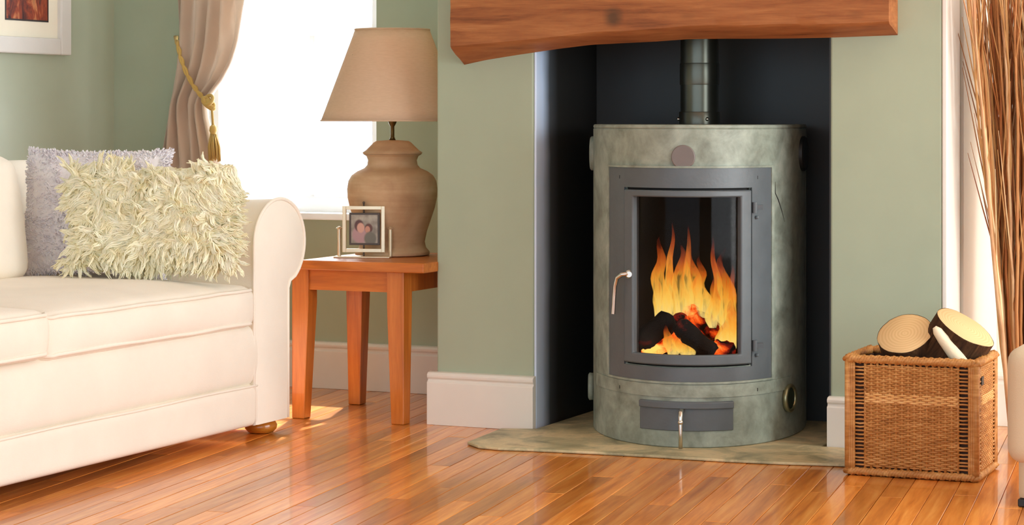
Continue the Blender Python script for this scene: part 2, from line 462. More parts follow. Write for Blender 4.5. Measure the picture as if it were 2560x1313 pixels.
# ================================================================== STOVE
def m_stove():
    t = MT('mottled_stove_enamel', 0.5, 0.4)
    v = t.coord()
    f = t.noise(v, 9, 7, 0.6, 0.8); g = t.noise(v, 30, 5, 0.6)
    h = t.math('ADD', t.math('MULTIPLY', f, 0.7), t.math('MULTIPLY', g, 0.3))
    c = t.ramp(h, [(0.32, srgb(106, 110, 98)), (0.46, srgb(132, 140, 126)), (0.58, srgb(152, 160, 146)), (0.72, srgb(178, 182, 168))])
    t.color(c); t.bump(g, 0.1, 0.004); return t.m
M_STOVE = m_stove()
M_IRON = plain('grey_cast_iron', srgb(88, 94, 97), 0.42, 0.08, 14, 0.12, spec=0.45)
M_STEEL = plain('brushed_steel', srgb(205, 200, 190), 0.22, 0.05, 30, 0.0, metal=1.0)
M_FLUE = plain('dark_steel_flue', srgb(92, 92, 82), 0.3, 0.1, 10, 0.03, metal=0.85)
M_BLACK = plain('soot_black', srgb(26, 20, 16), 0.8, 0.3, 12, 0.2)
M_FIREBOX = plain('firebox_soot', srgb(18, 13, 11), 0.9, 0.2, 8, 0)
M_BRASSG = plain('aged_brass', srgb(150, 145, 110), 0.3, 0.08, 20, 0.0, metal=0.7)
M_TAUPE = plain('taupe_metal', srgb(108, 98, 92), 0.45, 0.06, 20, 0.05)
M_KNOB = plain('dark_green_enamel', srgb(52, 60, 44), 0.35, 0.15, 20, 0.05)
M_DISC = plain('black_iron', srgb(24, 24, 23), 0.5, 0.1, 20, 0.05)
A_, B_ = 0.338, 0.54
SR = math.radians(14.7)
pf = atz(1713, 1118, 0.012)
sloc = pf + Vector((-math.sin(SR), math.cos(SR), 0)) * B_
sloc.z = 0.0095
stove = thing('wood_stove', 'mottled grey-green bow-fronted wood stove standing in the dark hearth opening', 'stove', sloc, SR)
def sp(x, z, off=0.0):
    x = max(-A_, min(A_, x)); th = math.asin(x / A_)
    p = Vector((A_ * math.sin(th), -B_ * math.cos(th), z))
    nn = Vector((math.sin(th) / A_, -math.cos(th) / B_, 0)).normalized()
    return p + nn * off
def curved(rect, hole=None, o0=0.0, o1=0.005, nx=28, nz=4):
    """bowed plate covering rect (x0,x1,z0,z1), with an optional rectangular hole, between offsets o0 and o1"""
    x0, x1, z0, z1 = rect
    def split(a, b, n, cuts):
        s = sorted(set([a, b] + [c for c in cuts if a < c < b])); out = []
        for p, q in zip(s, s[1:]):
            m = max(1, round(n * (q - p) / (b - a)))
            out += [p + (q - p) * i / m for i in range(m)]
        return out + [b]
    xs = split(math.asin(x0 / A_), math.asin(x1 / A_), nx, [math.asin(hole[0] / A_), math.asin(hole[1] / A_)] if hole else [])
    zs = split(z0, z1, nz, [hole[2], hole[3]] if hole else [])
    bm = nb(); V = {}
    def v(i, j, s):
        if (i, j, s) not in V:
            V[(i, j, s)] = bm.verts.new(sp(A_ * math.sin(xs[i]), zs[j], (o0, o1)[s]))
        return V[(i, j, s)]
    inc = set()
    for i in range(len(xs) - 1):
        for j in range(len(zs) - 1):
            xm = A_ * math.sin((xs[i] + xs[i + 1]) / 2); zm = (zs[j] + zs[j + 1]) / 2
            if hole and hole[0] < xm < hole[1] and hole[2] < zm < hole[3]: continue
            inc.add((i, j))
    for (i, j) in inc:
        bm.faces.new((v(i, j, 1), v(i + 1, j, 1), v(i + 1, j + 1, 1), v(i, j + 1, 1)))
        bm.faces.new((v(i, j, 0), v(i, j + 1, 0), v(i + 1, j + 1, 0), v(i + 1, j, 0)))
        for (di, dj, a, b) in ((-1, 0, (i, j + 1), (i, j)), (1, 0, (i + 1, j), (i + 1, j + 1)), (0, -1, (i, j), (i + 1, j)), (0, 1, (i + 1, j + 1), (i, j + 1))):
            if (i + di, j + dj) not in inc:
                bm.faces.new((v(*a, 0), v(*b, 0), v(*b, 1), v(*a, 1)))
    return bm
ZT = 0.952
# outer casing with the fire opening cut through, a top plate and a back
DX, DZ0, DZ1 = 0.19, 0.24, 0.775
casing = obj('casing', curved((-A_ * 0.9999, A_ * 0.9999, 0.0, ZT), (-DX, DX, DZ0, DZ1), -0.012, 0.0, 56, 8), M_STOVE, stove, bevel=0.003)
flat_by_angle(casing, 0.5)
def plan(off=0.0, back=0.10, n=40):
    pts = []
    for i in range(n + 1):
        th = -PI / 2 + PI * i / n
        pts.append(((A_ + off) * math.sin(th), -(B_ + off) * math.cos(th)))
    return pts + [(A_ + off, back), (-A_ - off, back)]
bm = nb(); prism(bm, plan(0.0), 'z', ZT - 0.001, ZT + 0.012); flat_by_angle(obj('top_plate', bm, M_STOVE, stove, bevel=0.005), 0.5)
bm = nb(); prism(bm, plan(-0.014), 'z', 0.0, 0.02); flat_by_angle(obj('base_plate', bm, M_BLACK, stove), 0.5)
obj('back_panel', boxes((-A_, A_, 0.09, 0.10, 0.0, ZT), (-A_, -A_ + 0.01, 0, 0.09, 0, ZT), (A_ - 0.01, A_, 0, 0.09, 0, ZT)), M_STOVE, stove, smooth=False)
# firebox
FB = 0.17
obj('firebox', boxes((-0.2, 0.2, -0.07, -0.06, FB, 0.80), (-0.21, -0.2, -B_ * 0.78, -0.06, FB, 0.80), (0.2, 0.21, -B_ * 0.78, -0.06, FB, 0.80), (-0.21, 0.21, -B_ * 0.8, -0.06, FB - 0.01, FB), (-0.21, 0.21, -B_ * 0.8, -0.06, 0.80, 0.81)), M_FIREBOX, stove, smooth=False)
# surround, seam band, door
flat_by_angle(obj('door_surround', curved((-0.243, 0.243, 0.197, 0.834), (-DX, DX, DZ0 - 0.002, DZ1), -0.006, 0.0045, 40, 6), M_IRON, stove), 0.5)
flat_by_angle(obj('surround_rim', curved((-0.250, 0.250, 0.190, 0.841), (-0.2435, 0.2435, 0.1965, 0.8345), -0.004, 0.007, 40, 6), M_STOVE, stove), 0.5)
flat_by_angle(obj('lower_band', curved((-0.300, 0.300, 0.150, 0.188), None, -0.004, 0.004, 44, 1), M_STOVE, stove), 0.5)
GX, GZ0, GZ1 = 0.156, 0.277, 0.748
door = flat_by_angle(obj('door', curved((-DX + 0.005, DX - 0.005, DZ0 + 0.006, DZ1 - 0.007), (-GX, GX, GZ0, GZ1), -0.010, 0.012, 40, 6), M_IRON, stove, bevel=0.004), 0.5)
flat_by_angle(obj('door_glass', curved((-GX - 0.004, GX + 0.004, GZ0 - 0.004, GZ1 + 0.004), None, -0.006, -0.003, 30, 2), m_glass('stove_glass', (0.97, 0.95, 0.93, 1)), door), 0.5)
flat_by_angle(obj('gasket', curved((-DX - 0.006, DX + 0.006, DZ0 - 0.008, DZ1 + 0.006), (-GX - 0.006, GX + 0.006, GZ0 - 0.006, GZ1 + 0.006), -0.022, -0.0125, 40, 6), M_BLACK, door), 0.5)
for hz in (0.715, 0.30):
    bm = nb(); c = sp(DX + 0.002, hz, 0.014); tube(bm, [c + Vector((0, 0, -0.016)), c + Vector((0, 0, 0.016))], 0.0075, 12)
    box(bm, c.x - 0.004, c.x + 0.024, c.y - 0.003, c.y + 0.012, hz - 0.006, hz + 0.008)
    c2 = sp(DX + 0.012, hz - 0.03, 0.008); lathe(bm, [(0.0055, 0), (0.0055, 0.004), (0.002, 0.006)], 12, Matrix.Translation(c2) @ Matrix.Rotation(PI / 2, 4, 'X'))
    flat_by_angle(obj('hinge', bm, M_IRON, door), 0.5)
# door handle: bent steel bar
bm = nb()
hp0 = sp(-0.168, 0.512, 0.010)
pts = [sp(-0.168, 0.512, 0.008), sp(-0.17, 0.513, 0.02), sp(-0.176, 0.511, 0.030), sp(-0.187, 0.50, 0.034), sp(-0.193, 0.475, 0.035), sp(-0.196, 0.44, 0.035), sp(-0.199, 0.39, 0.035)]
tube(bm, pts, [0.008, 0.0075, 0.0068, 0.0064, 0.0062, 0.006, 0.0062], 12)
lathe(bm, [(0.013, 0), (0.013, 0.006), (0.009, 0.010)], 16, Matrix.Translation(hp0) @ Matrix.Rotation(PI / 2, 4, 'X'))
flat_by_angle(obj('door_handle', bm, M_STEEL, door), 0.6)
# ash door with lever
ash = flat_by_angle(obj('ash_door', curved((-0.138, 0.138, 0.050, 0.138), None, -0.003, 0.005, 24, 3), M_IRON, stove, bevel=0.002), 0.5)
flat_by_angle(obj('ash_door_lip', curved((-0.137, 0.137, 0.116, 0.137), None, 0.004, 0.012, 24, 1), M_IRON, ash, bevel=0.003), 0.5)
bm = nb()
tube(bm, [sp(-0.008, 0.112, 0.004), sp(-0.008, 0.112, 0.03), sp(-0.008, 0.108, 0.042), sp(-0.008, 0.095, 0.046), sp(-0.008, 0.05, 0.046), sp(-0.008, 0.004, 0.046)], [0.0085, 0.008, 0.0072, 0.0068, 0.0058, 0.0062], 12)
lathe(bm, [(0.0, -0.009), (0.007, -0.006), (0.009, 0), (0.007, 0.006), (0.0, 0.009)], 14, Matrix.Translation(sp(-0.008, 0.082, 0.046)), False, False)
obj('ash_lever', bm, M_STEEL, ash)
def disc_on(x, z, r, m, off=0.0, th=0.01, name='disc', rim=None):
    thn = math.asin(max(-1, min(1, x / A_)))
    nn = Vector((math.sin(thn) / A_, -math.cos(thn) / B_, 0)).normalized()
    Mx = Matrix.Translation(sp(x, z, off)) @ nn.to_track_quat('Z', 'Y').to_matrix().to_4x4()
    bm = nb(); lathe(bm, [(r, -0.012), (r, th * 0.7), (r * 0.93, th)], 36, Mx)
    d = flat_by_angle(obj(name, bm, m, stove), 0.5)
    if rim:
        bm = nb(); lathe(bm, [(r, 0), (r + 0.006, 0.001), (r + 0.007, th + 0.003), (r + 0.001, th + 0.007), (r - 0.004, th + 0.002), (r - 0.004, 0)], 36, Mx, False, False)
        obj('rim', bm, rim, d)
    return d
disc_on(-0.006, 0.868, 0.036, M_TAUPE, 0, 0.005, 'round_plate')['label'] = 'taupe round cover plate'
disc_on(0.292, 0.122, 0.037, M_KNOB, 0, 0.010, 'air_vent', M_BRASSG)['label'] = 'dark round air vent in a pale metal rim'
disc_on(-0.335, 0.122, 0.037, M_KNOB, 0, 0.010, 'air_vent', M_STOVE)
disc_on(0.331, 0.872, 0.055, M_DISC, 0, 0.012, 'side_cover')['label'] = 'black round side cover'
disc_on(-0.337, 0.87, 0.055, M_STOVE, 0, 0.012, 'side_cover')
# hairline crack on the right flank
bm = nb(); tube(bm, [sp(0.258, 0.79, 0.0), sp(0.258, 0.755, 0.0), sp(0.266, 0.735, 0.0), sp(0.276, 0.70, 0.0), sp(0.284, 0.665, 0.0)], [0.0006, 0.0018, 0.0022, 0.0016, 0.0005], 5); obj('crack', bm, M_BLACK, stove)
# flue
bm = nb(); fl = (0.0, -0.01)
T = Matrix.Translation((fl[0], fl[1], 0))
lathe(bm, [(0.061, ZT + 0.011), (0.061, 1.2845)], 48, T)
flue = flat_by_angle(obj('flue_pipe', bm, M_FLUE, stove), 0.5)
bm = nb(); lathe(bm, [(0.065, ZT + 0.011), (0.066, ZT + 0.05), (0.065, ZT + 0.052)], 48, T, True, True); flat_by_angle(obj('flue_collar', bm, M_FLUE, flue), 0.5)
bm = nb(); lathe(bm, [(0.0625, 1.09), (0.0635, 1.095), (0.0635, 1.155), (0.0625, 1.16)], 48, T); flat_by_angle(obj('flue_joint', bm, M_FLUE, flue), 0.5)
for aa in (-100, -65):
    q = Vector((fl[0] + 0.066 * math.cos(math.radians(aa)), fl[1] + 0.066 * math.sin(math.radians(aa)), ZT + 0.03))
for xx in (-0.067, 0.030):
    bm = nb(); lathe(bm, [(0, -0.006), (0.005, -0.003), (0.006, 0.0), (0.004, 0.005), (0, 0.007)], 12, Matrix.Translation((fl[0] + xx, fl[1] - math.sqrt(max(0.00001, 0.0675 ** 2 - xx * xx)), ZT + 0.028)), False, False)
    obj('screw', bm, M_STEEL, flue)

# ------------------------------------------------------------------ the fire
def m_char(glow, name):
    t = MT(name, 0.9, 0.2)
    v = t.coord(); f = t.noise(v, 26, 6, 0.65, 0.6); g = t.noise(v, 9, 3)
    h = t.math('ADD', t.math('MULTIPLY', f, 0.5), t.math('MULTIPLY', g, 0.5))
    t.color(srgb(20, 15, 12))
    lo = 0.62 - 0.26 * glow
    c = t.ramp(h, [(lo, (0, 0, 0, 1)), (lo + 0.07, srgb(120, 16, 2)), (lo + 0.15, srgb(240, 84, 14)), (lo + 0.26, srgb(255, 190, 90))])
    t.l(c, t.b.inputs['Emission Color']); t.b.inputs['Emission Strength'].default_value = 0.3 + 1.3 * glow
    t.bump(f, 0.7, 0.006); return t.m
M_CHAR, M_EMBER, M_HOT = m_char(0.0, 'charred_wood'), m_char(0.72, 'glowing_wood'), m_char(1.0, 'hot_embers')
SM = Matrix.Translation(sloc) @ Matrix.Rotation(SR, 4, 'Z')
def firept(px, py, depth):
    """point of the firebox under a pixel: depth = distance behind the glass along the stove's axis"""
    r = ray(px, py); o = Vector((0, 0, HEYE)); Mi = SM.inverted()
    o2 = Mi @ o; r2 = Mi.to_3x3() @ r
    t = (-B_ + depth - o2.y) / r2.y
    return SM @ (o2 + r2 * t)
def burn_log(p0, p1, rad, m, label, seed, taper=0.85):
    rr = random.Random(seed); bm = nb(); n = 12; sides = 12
    p0, p1 = Vector(p0), Vector(p1); c = (p0 + p1) / 2; d = (p1 - p0); L = d.length
    q = d.to_track_quat('Z', 'Y').to_matrix().to_4x4()
    rings = []
    for i in range(n + 1):
        k = i / n; e = min(1, min(k, 1 - k) * 9 + 0.72)
        ring = []
        for s in range(sides):
            a = 2 * PI * s / sides
            w_ = 1 + 0.28 * noise.noise((math.cos(a) * 1.3 + seed, math.sin(a) * 1.3, k * 3)) + 0.12 * noise.noise((math.cos(a) * 4, math.sin(a) * 4 + seed, k * 9))
            r_ = rad * e * w_ * (1 - (1 - taper) * k)
            ring.append(bm.verts.new((r_ * math.cos(a), r_ * math.sin(a), (k - 0.5) * L)))
        rings.append(ring)
    for a, b in zip(rings, rings[1:]):
        for s in range(sides): bm.faces.new((a[s], a[(s + 1) % sides], b[(s + 1) % sides], b[s]))
    bm.faces.new(rings[0][::-1]); bm.faces.new(rings[-1])
    o = obj('burning_log', bm, m); o.matrix_world = Matrix.Translation(c) @ q
    tag(o, label, 'firewood', 'logs burning inside the stove')
    return o
burn_log(firept(1598, 872, 0.10), firept(1672, 798, 0.20), 0.040, M_CHAR, 'black charred log burning at the left behind the stove glass', 3, 0.95)
burn_log(firept(1694, 812, 0.10), firept(1786, 884, 0.06), 0.031, M_CHAR, 'black charred log lying diagonally in the middle of the stove fire', 5, 0.9)
burn_log(firept(1610, 888, 0.09), firept(1700, 846, 0.17), 0.022, M_HOT, 'bright orange glowing stick under the left charred log', 8)
burn_log(firept(1782, 872, 0.08), firept(1835, 880, 0.10), 0.028, M_EMBER, 'cracked red ember block at the right corner of the stove fire', 9, 0.95)
burn_log(firept(1712, 776, 0.30), firept(1800, 836, 0.27), 0.034, M_EMBER, 'glowing reddish log behind the middle charred log', 12)
burn_log(firept(1655, 870, 0.20), firept(1710, 790, 0.26), 0.032, M_EMBER, 'glowing log leaning at the back of the stove fire', 15)
bm = nb()
for i in range(46):
    c = firept(R.uniform(1590, 1835), R.uniform(884, 893), R.uniform(0.06, 0.24)); c.z = 0.0095 + FB + 0.012 + R.uniform(0, 0.035)
    bmesh.ops.create_icosphere(bm, subdivisions=1, radius=R.uniform(0.012, 0.024), matrix=Matrix.Translation(c) @ Matrix.Diagonal((1.3, 1, 0.8, 1)))
for v in bm.verts: v.co += Vector((noise.noise(v.co * 60), noise.noise(v.co * 60 + Vector((9, 0, 0))), noise.noise(v.co * 60 + Vector((0, 9, 0))))) * 0.006
tag(stuff(obj('embers', bm, M_HOT, smooth=False)), 'bed of glowing orange embers under the burning logs', 'embers')

def m_flame():
    t = MT('flame'); 
    tc = t.n('ShaderNodeTexCoord'); sp_ = t.n('ShaderNodeSeparateXYZ'); t.l(tc.outputs['Generated'], sp_.inputs[0])
    z = sp_.outputs[2]
    mp = t.n('ShaderNodeMapping'); mp.inputs['Scale'].default_value = (46, 46, 8); t.l(tc.outputs['Object'], mp.inputs[0])
    nz = t.noise(mp.outputs[0], 1.0, 4, 0.55, 0.8)
    oi = t.n('ShaderNodeObjectInfo')
    h = t.math('ADD', z, t.math('MULTIPLY', t.math('SUBTRACT', nz, 0.5), 0.9))
    col = t.ramp(h, [(0.0, srgb(255, 226, 140)), (0.25, srgb(255, 208, 92)), (0.52, srgb(252, 168, 54)), (0.74, srgb(232, 108, 30)), (0.9, srgb(150, 46, 18)), (1.0, srgb(70, 14, 10))])
    em = t.n('ShaderNodeEmission'); t.l(col, em.inputs[0]); em.inputs[1].default_value = 1.05
    lw = t.n('ShaderNodeLayerWeight'); lw.inputs[0].default_value = 0.35
    edge = t.ramp(lw.outputs['Facing'], [(0.12, (1, 1, 1, 1)), (0.45, (0.7, 0.7, 0.7, 1)), (0.86, (0, 0, 0, 1))])
    a = t.math('MULTIPLY', edge, t.ramp(h, [(0.0, (0.95, 0.95, 0.95, 1)), (0.5, (0.85, 0.85, 0.85, 1)), (0.95, (0.12, 0.12, 0.12, 1)), (1.0, (0, 0, 0, 1))]))
    a = t.math('MULTIPLY', a, t.ramp(nz, [(0.36, (0.12, 0.12, 0.12, 1)), (0.56, (0.92, 0.92, 0.92, 1))]))
    tr = t.n('ShaderNodeBsdfTransparent'); mx_ = t.n('ShaderNodeMixShader')
    t.l(a, mx_.inputs[0]); t.l(tr.outputs[0], mx_.inputs[1]); t.l(em.outputs[0], mx_.inputs[2]); t.l(mx_.outputs[0], t.out.inputs[0])
    return t.m
M_FLAME = m_flame()
flame_specs = [  # base px, base py, tip px, tip py, half width m, depth
    (1658, 806, 1650, 588, 0.026, 0.28), (1684, 812, 1672, 640, 0.022, 0.30), (1706, 800, 1698, 606, 0.024, 0.26),
    (1646, 802, 1642, 660, 0.016, 0.32), (1740, 806, 1734, 612, 0.022, 0.30), (1764, 796, 1748, 640, 0.026, 0.27),
    (1782, 820, 1786, 680, 0.020, 0.24), (1812, 856, 1814, 620, 0.026, 0.26), (1828, 868, 1830, 660, 0.020, 0.20),
    (1800, 840, 1782, 590, 0.016, 0.34), (1822, 880, 1834, 740, 0.026, 0.14), (1806, 866, 1822, 790, 0.026, 0.16), (1682, 892, 1664, 812, 0.020, 0.085), (1722, 892, 1692, 832, 0.026, 0.075),
    (1722, 800, 1720, 560, 0.014, 0.36), (1668, 790, 1680, 556, 0.014, 0.36), (1700, 880, 1686, 826, 0.014, 0.12)]
Mi3 = SM.to_3x3()
for i, (bx, by, tx, ty, hw, dp) in enumerate(flame_specs):
    hw *= 1.4
    p0, p1 = firept(bx, by, dp), firept(tx, ty, dp + 0.02); bm = nb(); n = 16; sides = 12; rings = []
    for k in range(n + 1):
        u = k / n
        prof = (math.sin(min(1, u * 2.4 + 0.25) * PI / 2)) * (1 - u) ** 0.75 + 0.02
        c = p0.lerp(p1, u) + Mi3 @ Vector((hw * 0.9 * noise.noise((u * 3 + i * 7, 0, 0)) * (0.2 + u), hw * 0.5 * noise.noise((u * 3, i * 5, 3)), 0))
        rings.append([bm.verts.new(c - p0 + Mi3 @ Vector((hw * prof * math.cos(2 * PI * s / sides), hw * 0.5 * prof * math.sin(2 * PI * s / sides), 0))) for s in range(sides)])
    for a, b in zip(rings, rings[1:]):
        for s in range(sides): bm.faces.new((a[s], a[(s + 1) % sides], b[(s + 1) % sides], b[s]))
    bm.faces.new(rings[0][::-1]); bm.faces.new(rings[-1])
    if i == 0:
        fire = thing('fire', 'tall orange and yellow flames rising from the logs inside the stove', 'fire', firept(1720, 880, 0.15))
    o = obj('flame', bm, M_FLAME); o.parent = fire; o.location = p0 - fire.location
# ================================================================== SOFA
def m_fabric(name, c, rough=0.9, var=0.05, scale=900, sheen=0.2, bump=0.15):
    t = MT(name, rough, 0.2, sheen=sheen); v = t.coord()
    f = t.noise(v, 6, 4); a = tuple(x * (1 - var) for x in c[:3]) + (1,)
    t.color(t.ramp(f, [(0.35, a), (0.65, c)]))
    t.bump(t.math('ADD', t.noise(v, scale / 3, 2), t.math('MULTIPLY', t.noise(v, 14, 4), 1.5)), bump, 0.004); return t.m
M_SOFA = m_fabric('cream_upholstery', srgb(244, 236, 222))
XF, ZB = -3.562, 0.045
AI, AO = 6.045, 6.255
sofa = thing('sofa', 'cream upholstered sofa with rolled arm and loose seat cushions beside the side table', 'sofa', (-4.05, 5.0, 0))
def SO(name, bm, m=M_SOFA, parent=None, **k):
    o = obj(name, bm, m, parent or sofa, **k)
    if parent is None:
        o.location = tuple(-sofa.location)
    return o
XBK = -4.62
# frame: lower band, puffed upper panel
Y0S = 3.72
bm = round_box(XF + 0.012 - XBK, 6.10 - Y0S, 0.13, 0.022)
bmesh.ops.translate(bm, verts=bm.verts, vec=((XF - 0.012 + XBK) / 2 - 0.001, (6.10 + Y0S) / 2, ZB + 0.062)); SO('lower_band', bm)
def puff(q, u):
    if u[0] > 0.5: q.x += 0.012 * (1 - u[2] ** 2)
    return q
bm = round_box(XF - 0.012 - XBK, 6.10 - Y0S, 0.195, 0.03, puff)
bmesh.ops.translate(bm, verts=bm.verts, vec=((XF - 0.012 + XBK) / 2, (6.10 + Y0S) / 2, 0.165 + 0.0955)); SO('frame', bm)
bm = nb(); tube(bm, [(XF - 0.004, y, 0.168 + 0.0015 * math.sin(y * 9)) for y in [Y0S + (6.09 - Y0S) * i / 30 for i in range(31)]], 0.004, 8); SO('band_piping', bm)
# arms: scroll profile in the y-z plane
def arm_profile(grow=0.0):
    yc, zc, ry, rz = 6.203, 0.600, 0.158 + grow, 0.139 + grow
    pts = [(AI - grow, ZB), (AI - grow, 0.35), (AI - grow, 0.58)]
    for i in range(0, 31):
        a = math.radians(180 - i * 232 / 30)
        pts.append((yc + ry * math.cos(a), zc + rz * math.sin(a)))
    pts += [(AO + 0.012, 0.478), (AO + grow, 0.455), (AO + grow, 0.30), (AO + grow, ZB)]
    return pts
def arm(mirror=False):
    bm = nb(); pr = arm_profile(); n = len(pr)
    def Y(y): return (2 * 4.95 - y) if mirror else y
    xs = [XF - 0.008, XF - 0.02, XF - 0.15, XF - 0.35, XF - 0.6, XBK]
    rings = []
    for x in xs:
        sag = 0.006 * math.sin((XF - x) * 8)
        rings.append([bm.verts.new((x, Y(y + 0.003 * noise.noise((x * 5, y * 6, z * 6))), z - (sag if z > 0.4 else 0))) for y, z in pr])
    for a, b in zip(rings, rings[1:]):
        for i in range(n): bm.faces.new((a[i], a[(i + 1) % n], b[(i + 1) % n], b[i]))
    bm.faces.new(rings[-1])
    # domed front panel
    cx = sum(p[0] for p in pr) / n
    inner = [bm.verts.new((XF, Y(p[0] + (6.15 - p[0]) * 0.16), p[1] + ((0.56 if p[1] > 0.4 else p[1]) - p[1]) * 0.16)) for p in pr]
    for i in range(n): bm.faces.new((rings[0][i], rings[0][(i + 1) % n], inner[(i + 1) % n], inner[i]))
    bm.faces.new(inner)
    o = SO('arm', bm); flat_by_angle(o, 0.9)
    bm = nb(); tube(bm, [(XF - 0.006, Y(y), z) for y, z in pr], 0.0055, 8); SO('arm_piping', bm, M_SOFA, o)
    return o
arm(); arm(True)
# back
def back_fn(q, u): return q
bm = nb()
pr = [(-4.40, 0.30), (-4.43, 0.72)] + [(-4.53 + 0.10 * math.cos(math.radians(a)), 0.755 + 0.10 * math.sin(math.radians(a))) for a in range(10, 190, 18)] + [(-4.625, 0.70), (-4.62, ZB)]
prism(bm, [(x, z) for x, z in pr], 'y', Y0S + 0.08, 6.18); flat_by_angle(SO('backrest', bm), 0.9)
# seat cushions
def seat(y0, y1, dx, dz, seed):
    def fn(q, u):
        e = (1 - u[0] ** 4) * (1 - u[1] ** 4)
        if u[2] > 0: q.z += 0.030 * e
        q.x += (0.022 * (1 - u[1] ** 2) * (1 - u[2] ** 2) if u[0] > 0.6 else 0)
        q.y += 0.012 * (1 - u[2] ** 2) * u[1]
        q += Vector((0.004, 0.002, 0.004)) * noise.noise(q * 5 + Vector((seed, 0, 0)))
        return q
    L = y1 - y0; D = 0.86; T = 0.132
    bm = round_box(D, L, T, 0.032, fn, 20)
    c = Vector((XF + dx - D / 2 - 0.008, (y0 + y1) / 2, 0.345 + T / 2 + dz))
    bmesh.ops.translate(bm, verts=bm.verts, vec=c); s = SO('seat_cushion', bm)
    for zz in (0.345 + dz + 0.018, 0.345 + T + dz - 0.012):
        bm = nb()
        hx, hy, r = D / 2 + 0.003, L / 2 + 0.003, 0.05; pts = []
        for (sx, sy, a0) in ((1, 1, 0), (-1, 1, 90), (-1, -1, 180), (1, -1, 270)):
            for k in range(5):
                a = math.radians(a0 + k * 22.5)
                pts.append((c.x + sx * (hx - r) + r * math.cos(a), c.y + sy * (hy - r) + r * math.sin(a), zz + 0.004 * noise.noise((a * 2, seed, sx))))
        # densify
        P = []
        for a, b in zip(pts, pts[1:] + pts[:1]):
            a, b = Vector(a), Vector(b); m = max(1, int((b - a).length / 0.08))
            P += [a.lerp(b, i / m) for i in range(m)]
        P = [p + Vector((0.006 * (1 - ((p.y - c.y) / hy) ** 2) if p.x > c.x + hx - 0.06 else 0, 0, 0.003 * noise.noise(p * 6))) for p in P]
        tube(bm, P, 0.0055, 8, closed=True); SO('piping', bm, M_SOFA, s)
    return s
seat(4.955, 6.035, 0.012, 0.0, 1); seat(3.87, 4.945, 0.035, 0.012, 4)
# back cushions
def backc(y0, y1, seed):
    def fn(q, u):
        e = (1 - u[1] ** 4) * (1 - u[2] ** 4)
        if u[0] > 0: q.x += 0.05 * e
        q.y += 0.01 * (1 - u[2] ** 2) * u[1]
        return q
    bm = round_box(0.15, y1 - y0, 0.40, 0.055, fn, 16)
    M = Matrix.Translation((-4.31, (y0 + y1) / 2, 0.675)) @ Matrix.Rotation(math.radians(-9), 4, 'Y')
    bmesh.ops.transform(bm, matrix=M, verts=bm.verts); return SO('back_cushion', bm)
backc(4.74, 5.80, 1); backc(3.87, 4.72, 2)
# bun feet
M_BUN = wood('honey_wood', srgb(150, 84, 20), srgb(188, 116, 34), srgb(212, 146, 60), (8, 8, 20), 0.25, coat=0.5, bump=0.02)
fp = atz(652, 1082)
for (x, y) in ((fp.x, fp.y), (fp.x, 2 * 4.95 - fp.y), (XBK + 0.08, fp.y), (XBK + 0.08, 2 * 4.95 - fp.y)):
    bm = nb(); lathe(bm, [(0.022, 0.0), (0.040, 0.003), (0.050, 0.014), (0.052, 0.025), (0.046, 0.037), (0.032, 0.046), (0.030, 0.056)], 32); o = SO('foot', bm, M_BUN)
    o.location = Vector((x, y, 0)) - sofa.location

